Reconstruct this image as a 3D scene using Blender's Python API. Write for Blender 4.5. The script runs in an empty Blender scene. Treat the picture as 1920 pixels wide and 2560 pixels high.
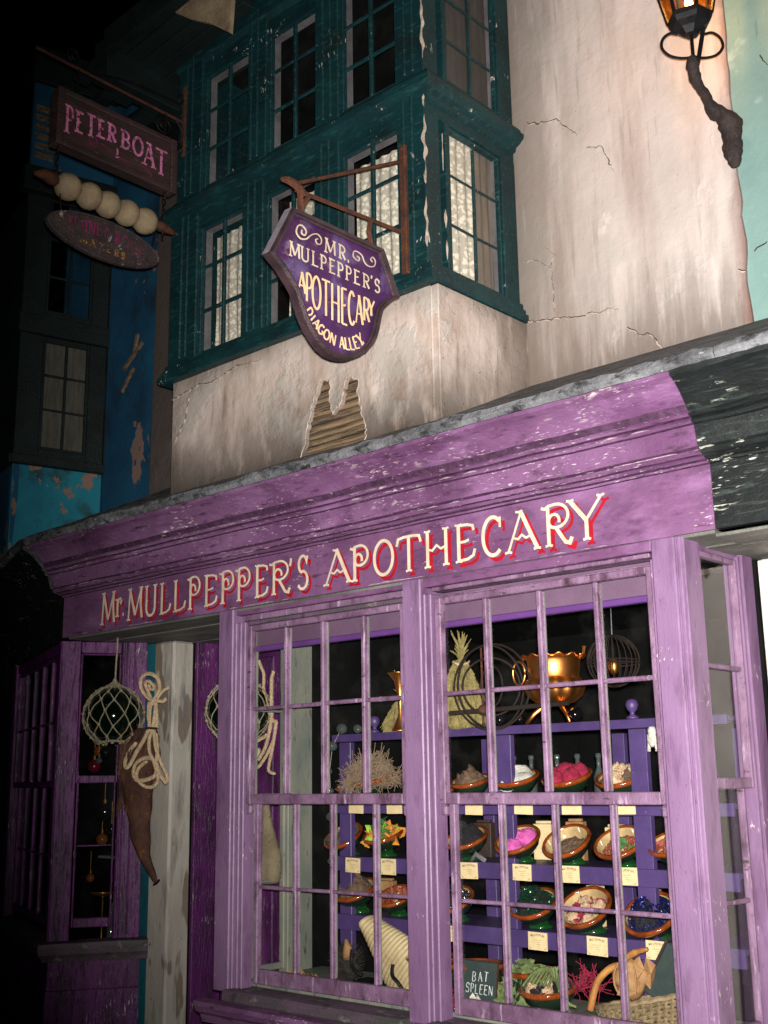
import bpy, bmesh, math, random
from mathutils import Vector, Matrix, Euler, noise
random.seed(7)
S = bpy.context.scene
COL = S.collection
R = math.radians
PI = math.pi

# ------------------------------------------------------------------ camera, sky, light
D = 3.6
cam_d = bpy.data.cameras.new('camera'); cam = bpy.data.objects.new('camera', cam_d); COL.objects.link(cam)
yaw, pitch, roll = R(42.447), R(13.067), R(-.8654)
fw = Vector((-math.sin(yaw)*math.cos(pitch), math.cos(yaw)*math.cos(pitch), math.sin(pitch)))
rt = Vector((math.cos(yaw), math.sin(yaw), 0)); up = rt.cross(fw)
rt2 = rt*math.cos(roll)+up*math.sin(roll); up2 = -rt*math.sin(roll)+up*math.cos(roll)
cam.matrix_world = Matrix(((rt2.x, up2.x, -fw.x, 0), (rt2.y, up2.y, -fw.y, -D), (rt2.z, up2.z, -fw.z, 1.6), (0, 0, 0, 1)))
cam_d.sensor_fit = 'VERTICAL'; cam_d.sensor_height = 36; cam_d.lens = 2912.63/2560*36
cam_d.clip_start = .05; cam_d.clip_end = 500
S.camera = cam

w = bpy.data.worlds.new("World"); S.world = w; w.use_nodes = True
nt = w.node_tree; bgn = nt.nodes['Background']
sky = nt.nodes.new('ShaderNodeTexSky'); sky.sky_type = 'NISHITA'; sky.sun_disc = False
sky.sun_elevation = R(-9); sky.sun_rotation = R(200)
nt.links.new(sky.outputs[0], bgn.inputs[0]); bgn.inputs[1].default_value = .05

def light(name, kind, loc, energy, color=(1, 1, 1)):
    l = bpy.data.lights.new(name, kind); l.energy = energy; l.color = color
    o = bpy.data.objects.new(name, l); o.location = loc; COL.objects.link(o); return o
moon = light('moonlight', 'SUN', (-3, -8, 12), .012, (.8, .88, 1)); moon.data.angle = R(.5)
moon.rotation_euler = (R(50), 0, R(20))
# the photographer's flash beside the lens
fl = light('flash', 'SPOT', (0.02, -3.6, 1.65), 2650, (1, .97, .93))
fl.scale = (.70, 1, 1); fl.data.spot_size = R(84); fl.data.spot_blend = 1; fl.data.shadow_soft_size = .028
fd = (Matrix.Rotation(R(-9), 3, 'Z') @ fw)
fl.rotation_euler = fd.to_track_quat('-Z', 'Y').to_euler()
S.view_settings.view_transform = 'Standard'; S.view_settings.look = 'None'
S.view_settings.exposure = 0; S.view_settings.gamma = 1

# ------------------------------------------------------------------ materials
def srgb(r, g, b): return tuple((c/255/12.92 if c < 11 else ((c/255+.055)/1.055)**2.4) for c in (r, g, b))+(1,)
def mat(name, base, base2=None, rough=.6, metal=0, ns=5, st=(1, 1, 1), layers=(), bump=.25, bs=70, bst=(1, 1, 1), spec=.4, coat=0, mixr=(.35, .65), obj=False, stains=()):
    """layers: (colour, scale, stretch, lo, hi, detail, bumpsign) painted on by thresholded noise"""
    m = bpy.data.materials.new(name); m.use_nodes = True; n = m.node_tree.nodes; L = m.node_tree.links
    b = n['Principled BSDF']; b.inputs['Roughness'].default_value = rough; b.inputs['Metallic'].default_value = metal
    b.inputs['Specular IOR Level'].default_value = spec; b.inputs['Coat Weight'].default_value = coat
    if obj: src = n.new('ShaderNodeTexCoord').outputs['Object']
    else: src = n.new('ShaderNodeNewGeometry').outputs['Position']
    def nz(scale, stretch, detail=6, off=0):
        mp = n.new('ShaderNodeMapping'); mp.inputs['Scale'].default_value = stretch; mp.inputs['Location'].default_value = (off, off*.7, off*1.3)
        L.new(src, mp.inputs[0]); t = n.new('ShaderNodeTexNoise'); t.inputs['Scale'].default_value = scale; t.inputs['Detail'].default_value = detail
        t.inputs['Roughness'].default_value = .62
        L.new(mp.outputs[0], t.inputs[0]); return t.outputs[0]
    def rng(o, lo, hi):
        r = n.new('ShaderNodeMapRange'); r.inputs[1].default_value = lo; r.inputs[2].default_value = hi; r.clamp = True
        L.new(o, r.inputs[0]); return r.outputs[0]
    def mix(f, a, c):
        x = n.new('ShaderNodeMix'); x.data_type = 'RGBA'; L.new(f, x.inputs[0])
        for i, v in ((6, a), (7, c)):
            if isinstance(v, tuple): x.inputs[i].default_value = v
            else: L.new(v, x.inputs[i])
        return x.outputs[2]
    base2 = base2 or tuple(c*.6 for c in base[:3])+(1,)
    c = mix(rng(nz(ns, st), *mixr), base, base2)
    h = nz(bs, bst, 5, 3)
    for i, ly in enumerate(layers):
        lc, sc, stt, lo, hi, det, bsgn = ly[:7]
        f = rng(nz(sc, stt, det, 7+5*i), lo, hi)
        if len(ly) > 7:
            g2 = rng(nz(ly[7], (1, 1, 1.8), 3, 31+5*i), ly[8], ly[9]); mm = n.new('ShaderNodeMath'); mm.operation = 'MULTIPLY'; L.new(f, mm.inputs[0]); L.new(g2, mm.inputs[1]); f = mm.outputs[0]
        c = mix(f, c, lc)
        if bsgn:
            a = n.new('ShaderNodeMath'); a.operation = 'MULTIPLY_ADD'; L.new(f, a.inputs[0]); a.inputs[1].default_value = bsgn; L.new(h, a.inputs[2]); h = a.outputs[0]
    for (sc_, axx, v0, v1, scl, stt, amt) in stains:   # soot and damp creeping in from an edge, broken up by noise
        sp_ = n.new('ShaderNodeSeparateXYZ'); L.new(src, sp_.inputs[0]); g1 = rng(sp_.outputs[axx], v0, v1)
        m1 = n.new('ShaderNodeMath'); m1.operation = 'MULTIPLY_ADD'; L.new(nz(scl, stt, 8, 51+axx), m1.inputs[0]); m1.inputs[1].default_value = 3.0; m1.inputs[2].default_value = -1.35
        m2 = n.new('ShaderNodeMath'); m2.operation = 'ADD'; L.new(g1, m2.inputs[0]); L.new(m1.outputs[0], m2.inputs[1])
        g3 = n.new('ShaderNodeMath'); g3.operation = 'MULTIPLY'; L.new(rng(m2.outputs[0], 0, .9), g3.inputs[0]); L.new(g1, g3.inputs[1])
        g4 = n.new('ShaderNodeMath'); g4.operation = 'MULTIPLY'; L.new(g3.outputs[0], g4.inputs[0]); g4.inputs[1].default_value = amt; c = mix(g4.outputs[0], c, sc_)
    L.new(c, b.inputs['Base Color'])
    if bump:
        bp = n.new('ShaderNodeBump'); bp.inputs['Strength'].default_value = bump; bp.inputs['Distance'].default_value = .01
        L.new(h, bp.inputs['Height']); L.new(bp.outputs[0], b.inputs['Normal'])
    return m
M = {}
chipw = (.62, .52, .50, 1); grime = (.035, .022, .028, 1)
PL = (((.050, .018, .045, 1), 3.2, (1, 1, 1), .52, .84, 8, 0), ((.04, .014, .036, 1), 30, (.30, 1, 1.2), .56, .72, 6, -.2), ((.22, .105, .22, 1), 6, (.4, 1, 1), .54, .70, 8, 0))
M['purple'] = mat('purple_paint', (.170, .078, .162, 1), (.105, .040, .098, 1), ns=2.2, st=(1, 1, 1.4), rough=.5, layers=PL+((chipw, 70, (.45, 1, 1.5), .60, .63, 4, -.3, 2, .6, .7),), bump=.4, bs=55, bst=(.4, 1, 1))
M['purple_cornice'] = mat('purple_cornice_paint', (.170, .078, .164, 1), (.100, .038, .095, 1), ns=2.2, st=(1, 1, 1.4), rough=.5, layers=PL+((chipw, 48, (.42, 1, 1.6), .55, .575, 6, -1.0, 2.1, .59, .67), ((.45, .34, .42, 1), 90, (.3, 1, 1.6), .60, .63, 4, -.3, 3, .45, .6)), bump=.6, bs=45, bst=(.4, 1, 1))
M['purple_post'] = mat('purple_post_paint', (.205, .118, .215, 1), (.140, .072, .146, 1), ns=2, st=(1.2, 1.2, .6), rough=.45,
    layers=(((.05, .018, .045, 1), 5, (2.5, 2.5, .6), .52, .82, 8, 0), ((.10, .045, .10, 1), 12, (2, 2, .5), .60, .85, 6, 0), (chipw, 60, (1.6, 1.6, .6), .60, .63, 6, -.5, 3, .58, .68), ((.08, .035, .075, 1), 60, (1.5, 1.5, .3), .64, .72, 4, -.2)), bump=.22, bs=60, bst=(1.5, 1.5, .3))
M['purple_deep_dim'] = mat('deep_dimmed_purple_paint', (.120, .016, .125, 1), (.060, .009, .066, 1), ns=3, st=(1.5, 1.5, .5), rough=.45,
    layers=(((.015, .005, .014, 1), 6, (2, 2, .5), .48, .72, 8, 0), (chipw, 70, (2, 2, .3), .60, .62, 6, -.6, 3, .56, .66), ((.03, .008, .03, 1), 60, (1.5, 1.5, .15), .55, .68, 4, -.3)), bump=.6, bs=60, bst=(1.5, 1.5, .3))  # deeper shop purple; the left side's dimness is partly put into this colour
M['purple_sash'] = mat('purple_sash_paint', (.215, .125, .205, 1), (.11, .055, .10, 1), ns=7, rough=.5,
    layers=(((.045, .018, .030, 1), 13, (1.3, 1.3, .5), .52, .72, 8, -.3), ((.42, .30, .40, 1), 22, (1.6, 1.6, .25), .60, .72, 6, .2), ((.03, .014, .02, 1), 45, (.3, 1, 1), .62, .72, 5, -.3)), bump=.4, bs=70)
M['sill'] = mat('sill_paint', (.12, .07, .11, 1), (.05, .05, .045, 1), ns=6, st=(.4, 1, 1), layers=(((.20, .17, .15, 1), 18, (.5, 1, 1), .58, .68, 8, .3), ((.02, .015, .015, 1), 9, (1, 1, 1), .58, .7, 6, 0)), bump=.5)
M['shelf_paint'] = mat('shelf_paint', (.066, .039, .130, 1), (.045, .026, .092, 1), ns=8, rough=.45, layers=(((.3, .26, .45, 1), 60, (1, 1, 1), .72, .75, 4, 0),), bump=.12)
M['header'] = mat('header_paint', (.150, .088, .140, 1), (.11, .062, .105, 1), ns=3, rough=.5, bump=.1)
M['header2'] = mat('header_edge_paint', (.125, .045, .20, 1), (.09, .032, .15, 1), ns=4, rough=.5, bump=.1)
M['inner'] = mat('inner_frame_paint', (.22, .215, .165, 1), (.12, .14, .125, 1), ns=6, st=(1, 1, .4), layers=(((.03, .03, .025, 1), 30, (1.5, 1.5, .3), .6, .7, 6, 0),), bump=.2)
M['green'] = mat('green_timber_paint', (.0035, .030, .033, 1), (.002, .014, .018, 1), ns=3, rough=.5,
    layers=(((.004, .008, .007, 1), 6, (1, 1, 1), .5, .8, 8, 0), ((.008, .055, .052, 1), 60, (.15, 1, 1), .54, .70, 4, .2), ((.45, .44, .38, 1), 40, (1.6, 1.6, .5), .60, .62, 8, -1, 3.5, .60, .66)), bump=.45, bs=50, bst=(.5, .8, .8))
M['green_dark'] = mat('black_green_paint', (.006, .015, .014, 1), (.003, .006, .006, 1), layers=(((.30, .28, .22, 1), 14, (1, 1, 1), .73, .745, 10, -.6),), bump=.5)
streak = (5.5, 5.5, .55)
M['plaster'] = mat('old_plaster', (.58, .50, .465, 1), (.43, .36, .33, 1), ns=1.1, rough=.85, mixr=(.38, .68),
    layers=(((.34, .265, .235, 1), 1.7, (3.5, 3.5, .55), .48, .74, 8, 0), ((.20, .15, .125, 1), 4.0, (6, 6, .5), .58, .84, 8, 0), ((.42, .385, .35, 1), 2.3, (1, 1, 1), .52, .68, 10, .2), ((.16, .11, .085, 1), 60, (1, 1, 1), .68, .72, 4, -.4), ((.58, .51, .48, 1), 3.3, (1, 1, .7), .62, .68, 12, .4)), bump=.5, bs=16,
    stains=(((.085, .062, .048, 1), 2, 3.95, 3.30, 3.4, (5, 5, .5), .9), ((.13, .10, .08, 1), 0, -2.45, -3.0, 2.4, (4, 4, .4), .85), ((.15, .065, .048, 1), 0, -1.945, -1.865, 5, (1.5, 1.5, .9), .8)))
M['plaster_dirty'] = mat('stained_plaster', (.54, .445, .395, 1), (.36, .28, .235, 1), ns=1.9, rough=.85, mixr=(.38, .66),
    layers=(((.30, .21, .16, 1), 2.2, (3.0, 3.0, .8), .50, .72, 8, 0), ((.17, .12, .09, 1), 4.2, (5, 5, .7), .56, .80, 8, 0), ((.42, .365, .32, 1), 3.0, (1, 1, 1), .54, .60, 12, .6), ((.09, .06, .04, 1), 70, (1, 1, 1), .66, .71, 4, -.4)), bump=.55, bs=20,
    stains=(((.050, .038, .030, 1), 2, 3.52, 3.08, 3.0, (2.6, 2.6, .9), .95), ((.10, .075, .058, 1), 2, 3.55, 3.75, 3.0, (1.5, 1.5, 1), .8), ((.075, .056, .044, 1), 1, .05, .75, 3.0, (2.6, 2.6, .8), .95), ((.06, .045, .04, 1), 0, -4.45, -4.95, 2.2, (1.2, 1.2, .8), .8)))
M['teal_plaster'] = mat('teal_plaster', (.19, .30, .275, 1), (.13, .22, .205, 1), ns=2, rough=.85,
    layers=(((.36, .46, .42, 1), 5, (1, 1, 1), .6, .75, 8, .2), ((.10, .15, .13, 1), 7, streak, .6, .8, 6, 0), ((.6, .6, .5, 1), 9, (1, 1, 1), .73, .74, 8, -.5)), bump=.35, bs=25)
M['blue_wall'] = mat('deep_blue_plaster', (.006, .080, .155, 1), (.004, .048, .105, 1), ns=2.2, rough=.8,
    layers=(((.004, .012, .025, 1), 3, (1, 1, .6), .52, .75, 8, 0), ((.22, .14, .115, 1), 2.4, (1.4, 1.4, .8), .62, .63, 12, -1)), bump=.4, bs=30)
M['blue_panel'] = mat('turquoise_plaster', (.012, .22, .29, 1), (.01, .15, .22, 1), ns=3, rough=.8,
    layers=(((.02, .05, .05, 1), 5, (1, 1, 1), .50, .68, 8, 0), ((.26, .16, .13, 1), 7.0, (1, 1, 1), .60, .61, 14, -1), ((.5, .46, .35, 1), 20, (1, 1, 1), .71, .72, 8, .5)), bump=.4, bs=30)
M['lead'] = mat('weathered_lead', (.19, .19, .20, 1), (.06, .06, .065, 1), ns=9, st=(.5, 1, 1), rough=.65, metal=.1,
    layers=(((.015, .015, .016, 1), 22, (.6, 1, 1), .52, .66, 8, -.4), ((.36, .35, .33, 1), 30, (.5, 1, 1), .64, .72, 8, .4)), bump=.9, bs=35)
M['black_paint'] = mat('black_fascia_paint', (.008, .011, .0105, 1), (.004, .005, .005, 1), ns=5, rough=.5,
    layers=(((.05, .07, .06, 1), 14, (.25, 1, 1), .58, .72, 8, .2), ((.36, .36, .31, 1), 48, (.30, 1, 1.6), .58, .60, 7, -.6, 2.4, .54, .62), ((.020, .026, .024, 1), 50, (.12, 1, 1.5), .56, .66, 5, .2)), bump=.5, bs=40, bst=(.4, 1, 1))
M['white_wall'] = mat('white_plaster', (.60, .54, .49, 1), (.45, .40, .36, 1), ns=5, rough=.8, layers=(((.14, .08, .05, 1), 12, (1, 1, 1), .66, .68, 8, -.5),), bump=.3)
M['pillar'] = mat('pillar_paint', (.42, .385, .33, 1), (.31, .28, .24, 1), ns=3, st=(1, 1, .5), rough=.7,
    layers=(((.19, .145, .11, 1), 4.0, (1, 1, .30), .585, .60, 3, 0), ((.12, .115, .10, 1), 6, (2, 2, .4), .50, .72, 6, 0), ((.06, .05, .04, 1), 22, (1, 1, .7), .68, .70, 8, -.5), ((.15, .15, .13, 1), 8, (3, 3, .3), .58, .8, 6, 0)), bump=.35, bs=30, bst=(1, 1, .4))
M['teal_board'] = mat('teal_board_paint', (.012, .13, .17, 1), (.008, .08, .11, 1), bump=.2)
M['soffit'] = mat('soffit_boards', (.17, .17, .145, 1), (.06, .06, .05, 1), ns=5, st=(.4, 2, 1), layers=(((.3, .29, .25, 1), 9, (.3, 2, 1), .66, .70, 6, .3),), bump=.5)
M['lath'] = mat('old_lath_wood', (.25, .165, .095, 1), (.085, .06, .04, 1), ns=12, st=(.25, 1, 3), layers=(((.03, .02, .014, 1), 40, (.12, 1, 2), .56, .66, 6, -.5), ((.25, .24, .16, 1), 14, (.3, 1, 1), .62, .74, 6, 0)), bump=.8, bs=90, bst=(.1, 1, 1))
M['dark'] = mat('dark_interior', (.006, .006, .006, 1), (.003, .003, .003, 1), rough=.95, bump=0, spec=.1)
M['rust'] = mat('rusty_iron', (.12, .040, .018, 1), (.045, .02, .014, 1), ns=14, rough=.75, metal=.3, layers=(((.25, .10, .04, 1), 40, (1, 1, 1), .62, .72, 6, .2),), bump=.7, bs=120)
M['iron'] = mat('black_iron', (.018, .016, .018, 1), (.008, .008, .009, 1), ns=20, rough=.5, metal=.6, bump=.3, bs=150)
M['bracket_rough'] = mat('corroded_bracket', (.035, .018, .014, 1), (.012, .008, .009, 1), ns=14, rough=.7, layers=(((.13, .10, .09, 1), 28, (1, 1, 1), .62, .72, 6, .5),), bump=1, bs=45)
M['sign_purple'] = mat('sign_purple_paint', (.062, .014, .090, 1), (.028, .006, .040, 1), ns=5, rough=.4, layers=(((.11, .08, .19, 1), 7, (1, 1, 1), .52, .70, 8, 0), ((.20, .12, .16, 1), 16, (1, .8, 1.2), .60, .74, 8, .1)), bump=.2, bs=80)
M['sign_frame'] = mat('sign_frame_wood', (.055, .030, .036, 1), (.025, .015, .018, 1), ns=10, rough=.45, layers=(((.30, .22, .20, 1), 30, (1, .5, .5), .70, .73, 6, .2),), bump=.5, bs=70)
M['cream'] = mat('cream_letter_paint', (.62, .52, .38, 1), (.46, .36, .26, 1), ns=16, rough=.5, layers=(((.25, .17, .22, 1), 55, (1, 1, 1), .66, .72, 6, -.2),), bump=.1)
M['gold_cream'] = mat('yellow_cream_letter_paint', (.74, .53, .30, 1), (.62, .42, .22, 1), ns=16, rough=.5, bump=.1)
M['red'] = mat('red_letter_shadow', (.34, .005, .014, 1), (.22, .004, .012, 1), ns=12, rough=.5, bump=.1)
M['pink'] = mat('pink_letter_paint', (.75, .25, .46, 1), (.42, .10, .22, 1), ns=14, rough=.5, layers=(((.08, .04, .04, 1), 45, (1, 1, 1), .54, .62, 5, 0),), bump=.1)
M['magenta'] = mat('faded_magenta_paint', (.30, .02, .12, 1), (.12, .012, .05, 1), ns=40, rough=.6, layers=(((.05, .035, .033, 1), 22, (1, 1, 1), .44, .56, 6, 0),), bump=.1)
M['ochre'] = mat('faded_ochre_paint', (.45, .19, .03, 1), (.22, .1, .03, 1), ns=40, rough=.6, layers=(((.05, .035, .033, 1), 26, (1, 1, 1), .46, .58, 6, 0),), bump=.1)
M['boat_board'] = mat('boat_board_wood', (.060, .030, .030, 1), (.03, .018, .016, 1), ns=8, st=(1, .4, 2), rough=.6, layers=(((.16, .10, .11, 1), 50, (1, .3, 2), .62, .72, 6, .3), ((.02, .05, .02, 1), 7, (1, 1, 1), .6, .8, 5, 0)), bump=.6, bs=70, bst=(1, .3, 1))
M['oval_board'] = mat('oval_board_wood', (.055, .04, .038, 1), (.028, .018, .02, 1), ns=10, rough=.7, layers=(((.32, .28, .24, 1), 11, (1, 1, 1), .625, .66, 10, .3), ((.14, .10, .10, 1), 45, (1, 1, 1), .6, .7, 6, .2)), bump=.6)
M['spool'] = mat('spool_twine', (.33, .25, .15, 1), (.21, .15, .09, 1), ns=12, rough=.8, bump=.4, bs=90, bst=(1, .2, 1))
M['parchment'] = mat('weathered_board', (.33, .25, .15, 1), (.18, .12, .08, 1), ns=8, rough=.8, layers=(((.28, .2, .06, 1), 5, (1, 1, 1), .6, .8, 6, 0), ((.08, .03, .06, 1), 12, (1, 1, 1), .6, .75, 8, 0)), bump=.5)
M['rope'] = mat('pale_rope', (.62, .47, .29, 1), (.42, .29, .17, 1), ns=60, rough=.85, bump=.6, bs=200)
M['net'] = mat('grey_net_cord', (.34, .30, .19, 1), (.20, .17, .11, 1), ns=60, rough=.9, bump=.6, bs=220)
M['horn'] = mat('brown_horn', (.10, .042, .022, 1), (.045, .018, .012, 1), ns=10, rough=.8, layers=(((.24, .09, .02, 1), 14, (1, 1, 1), .6, .72, 8, .3), ((.24, .18, .12, 1), 45, (1, 1, .6), .68, .73, 5, .3)), bump=1, bs=55)
M['husk'] = mat('pale_dried_gourd', (.24, .19, .11, 1), (.13, .10, .06, 1), ns=6, rough=.8, layers=(((.07, .05, .03, 1), 60, (1, 1, 1), .6, .68, 5, -.3),), bump=.5)
def lace_mat(name, col, hole=.52, vs=46):
    m = bpy.data.materials.new(name); m.use_nodes = True; n = m.node_tree.nodes; L = m.node_tree.links
    b = n['Principled BSDF']; b.inputs['Base Color'].default_value = col; b.inputs['Roughness'].default_value = .9
    g = n.new('ShaderNodeTexCoord'); v = n.new('ShaderNodeTexVoronoi'); v.inputs['Scale'].default_value = vs; L.new(g.outputs['Object'], v.inputs[0])
    t = n.new('ShaderNodeTexNoise'); t.inputs['Scale'].default_value = vs*1.3; t.inputs['Detail'].default_value = 2; L.new(g.outputs['Object'], t.inputs[0])
    a = n.new('ShaderNodeMath'); a.operation = 'ADD'; L.new(v.outputs['Distance'], a.inputs[0]); L.new(t.outputs[0], a.inputs[1])
    r = n.new('ShaderNodeMapRange'); r.inputs[1].default_value = hole+.30; r.inputs[2].default_value = hole+.36; L.new(a.outputs[0], r.inputs[0])
    mu = n.new('ShaderNodeMath'); mu.operation = 'MULTIPLY'; mu.inputs[1].default_value = .38; L.new(r.outputs[0], mu.inputs[0])
    tr = n.new('ShaderNodeBsdfTransparent'); mx = n.new('ShaderNodeMixShader')
    L.new(mu.outputs[0], mx.inputs[0]); L.new(b.outputs[0], mx.inputs[1]); L.new(tr.outputs[0], mx.inputs[2])
    L.new(mx.outputs[0], n['Material Output'].inputs[0]); return m
M['lace'] = lace_mat('white_lace', (.60, .55, .44, 1), .62)
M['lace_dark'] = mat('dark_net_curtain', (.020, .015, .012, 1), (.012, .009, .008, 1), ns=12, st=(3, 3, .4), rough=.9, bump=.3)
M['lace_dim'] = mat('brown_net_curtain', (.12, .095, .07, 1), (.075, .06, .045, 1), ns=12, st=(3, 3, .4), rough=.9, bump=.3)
M['lace_old'] = mat('grey_net_curtain', (.12, .11, .09, 1), (.07, .065, .05, 1), ns=16, st=(3, 3, .4), rough=.9, bump=.3)
def glass_mat(name, dirt=.03, tint=(1, 1, 1, 1)):
    m = bpy.data.materials.new(name); m.use_nodes = True; n = m.node_tree.nodes; L = m.node_tree.links
    n.remove(n['Principled BSDF'])
    tr = n.new('ShaderNodeBsdfTransparent'); tr.inputs[0].default_value = tint
    gl = n.new('ShaderNodeBsdfGlossy'); gl.inputs['Roughness'].default_value = .04
    fr = n.new('ShaderNodeFresnel')
    g = n.new('ShaderNodeNewGeometry'); io = n.new('ShaderNodeMapRange'); io.inputs[3].default_value = 1.35; io.inputs[4].default_value = 1/1.35; L.new(g.outputs['Backfacing'], io.inputs[0]); L.new(io.outputs[0], fr.inputs[0]); t = n.new('ShaderNodeTexNoise'); t.inputs['Scale'].default_value = 9; t.inputs['Detail'].default_value = 6; L.new(g.outputs['Position'], t.inputs[0])
    bp = n.new('ShaderNodeBump'); bp.inputs['Strength'].default_value = .08; L.new(t.outputs[0], bp.inputs['Height']); L.new(bp.outputs[0], gl.inputs['Normal'])
    mx = n.new('ShaderNodeMixShader'); L.new(fr.outputs[0], mx.inputs[0]); L.new(tr.outputs[0], mx.inputs[1]); L.new(gl.outputs[0], mx.inputs[2])
    df = n.new('ShaderNodeBsdfDiffuse'); df.inputs[0].default_value = (.5, .5, .45, 1)
    r = n.new('ShaderNodeMapRange'); r.inputs[1].default_value = .5; r.inputs[2].default_value = .8; r.inputs[4].default_value = dirt*2.5; L.new(t.outputs[0], r.inputs[0])
    m2 = n.new('ShaderNodeMixShader'); L.new(r.outputs[0], m2.inputs[0]); L.new(mx.outputs[0], m2.inputs[1]); L.new(df.outputs[0], m2.inputs[2])
    L.new(m2.outputs[0], n['Material Output'].inputs[0]); return m
M['glass'] = glass_mat('window_glass', .0025)
M['glass_dull'] = glass_mat('dusty_window_glass', .006)
def solid(name, col, rough=.3, metal=0, coat=0, bump=0, bs=60, trans=0, var=.6, ns=12):
    m = mat(name, col, tuple(c*var for c in col[:3])+(1,), rough=rough, metal=metal, coat=coat, bump=bump, bs=bs, ns=ns, obj=True)
    if trans: m.node_tree.nodes['Principled BSDF'].inputs['Transmission Weight'].default_value = trans
    return m
M['glaze_green'] = solid('dark_green_glaze', (.005, .012, .006, 1), .12, coat=1, bump=.15, ns=9, var=2.2)
M['glaze_foot'] = solid('bright_green_glaze', (.008, .055, .012, 1), .1, coat=1, bump=.2, bs=30, ns=18)
M['glaze_rim'] = solid('amber_rim_glaze', (.25, .052, .009, 1), .10, coat=1, bump=.15, ns=18, var=.35)
M['glaze_cream'] = solid('cream_glaze', (.50, .36, .17, 1), .15, coat=1, ns=14, var=.6)
M['copper'] = solid('polished_copper', (1.0, .40, .10, 1), .38, 1, ns=6, var=.7, bump=.06)
M['float_glass'] = solid('green_float_glass', (.0008, .005, .0025, 1), .07, coat=1)
M['black_glass'] = solid('black_glass', (.004, .003, .005, 1), .09, coat=1)
M['red_glass'] = solid('ruby_glass', (.10, .004, .018, 1), .12, coat=1)
M['amber_glass'] = solid('amber_glass', (.16, .05, .01, 1), .08, coat=1)
M['clear_glass'] = solid('clear_bottle_glass', (.10, .12, .11, 1), .05, coat=1, trans=.4)
M['brass'] = solid('dull_brass', (.30, .17, .04, 1), .3, .8)
M['paper'] = mat('label_paper', (.66, .52, .28, 1), (.56, .43, .22, 1), ns=30, rough=.8, bump=.1)
M['ink'] = solid('label_ink', (.10, .07, .05, 1), .8)
M['ink_faint'] = solid('faint_label_ink', (.38, .30, .16, 1), .8)
M['slate'] = mat('slate', (.018, .032, .030, 1), (.03, .045, .04, 1), ns=20, rough=.7, bump=.2)
M['chalk'] = mat('chalk', (.62, .66, .62, 1), (.25, .28, .26, 1), ns=90, rough=.9, bump=.2)
M['wood_dark'] = mat('dark_frame_wood', (.05, .028, .018, 1), (.02, .012, .01, 1), bump=.4)
def heap(name, a, b_, ns=30, bump=.8, rough=.85): return mat(name, a, b_, ns=ns, rough=rough, bump=bump, bs=120, obj=True)
M['h_brown'] = heap('brown_crumbs', (.17, .10, .055, 1), (.07, .04, .025, 1), 60)
M['h_grey'] = heap('grey_brown_twig', (.27, .19, .12, 1), (.16, .11, .07, 1), 60)
M['h_white'] = heap('white_powder', (.62, .60, .52, 1), (.42, .40, .34, 1), 20)
M['h_crimson'] = heap('crimson_moss', (.38, .012, .05, 1), (.16, .006, .025, 1), 50, 1)
M['h_pink'] = heap('pink_puff', (.66, .13, .42, 1), (.42, .06, .25, 1), 50, 1)
M['h_coral'] = heap('pale_coral', (.66, .48, .30, 1), (.36, .22, .12, 1), 50, 1)
M['h_black'] = heap('black_powder', (.012, .010, .012, 1), (.006, .005, .006, 1), 50, 1)
M['h_redmix'] = heap('red_dried_berries', (.30, .045, .03, 1), (.12, .05, .02, 1), 50, .6, .4)
M['h_green'] = heap('green_leaf', (.05, .17, .035, 1), (.03, .09, .03, 1), 20, .4)
M['h_lime'] = heap('lime_leaf', (.26, .52, .03, 1), (.16, .35, .03, 1), 20, .3)
M['h_orange'] = heap('orange_leaf', (.55, .22, .02, 1), (.4, .14, .02, 1), 20, .3)
M['h_olive'] = heap('olive_leaf', (.16, .20, .07, 1), (.06, .085, .03, 1), 20, .5)
M['h_leafdry'] = mat('dry_leaf', (.33, .18, .07, 1), (.22, .11, .045, 1), ns=18, rough=.7, bump=.5)
M['gem_clear'] = solid('glittering_crystal', (.60, .62, .66, 1), .22, 1)
M['gem_dark'] = solid('dark_green_crystal', (.01, .07, .03, 1), .22, .6, coat=.5)
M['gem_blue'] = solid('dark_blue_crystal', (.02, .03, .16, 1), .22, .7, coat=.5)
M['sacking'] = mat('straw_sacking', (.27, .22, .075, 1), (.14, .11, .04, 1), ns=30, rough=.9, bump=.9, bs=90)
M['basket'] = mat('wicker', (.26, .19, .10, 1), (.15, .105, .055, 1), ns=40, rough=.75, bump=.6, bs=90)
M['cane'] = mat('orange_cane', (.42, .19, .05, 1), (.25, .10, .03, 1), ns=20, rough=.4, bump=.3)
M['shell'] = mat('ribbed_shell', (.50, .40, .22, 1), (.38, .29, .15, 1), ns=10, rough=.5, layers=(((.16, .11, .06, 1), 70, (1, 1, 1), .68, .72, 5, 0),), bump=.3)
M['bristle'] = mat('dark_bristles', (.028, .022, .014, 1), (.012, .010, .008, 1), ns=60, rough=.9, bump=1)
M['jamb'] = mat('grey_jamb_paint', (.145, .135, .14, 1), (.08, .075, .08, 1), ns=10, rough=.8, bump=.2)
M['crack'] = mat('crack_shadow', (.035, .024, .018, 1), (.02, .014, .01, 1), bump=0, rough=1)
M['crack_edge'] = mat('crack_plaster_edge', (.56, .46, .38, 1), (.30, .22, .17, 1), ns=30, bump=.6, rough=.9)
M['lamp_glass'] = glass_mat('amber_lamp_glass', .05, (.95, .78, .52, 1))
fm = bpy.data.materials.new('flame'); fm.use_nodes = True; fb = fm.node_tree.nodes['Principled BSDF']
fb.inputs['Emission Color'].default_value = (1, .72, .30, 1); fb.inputs['Emission Strength'].default_value = 30; M['flame'] = fm
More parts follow.
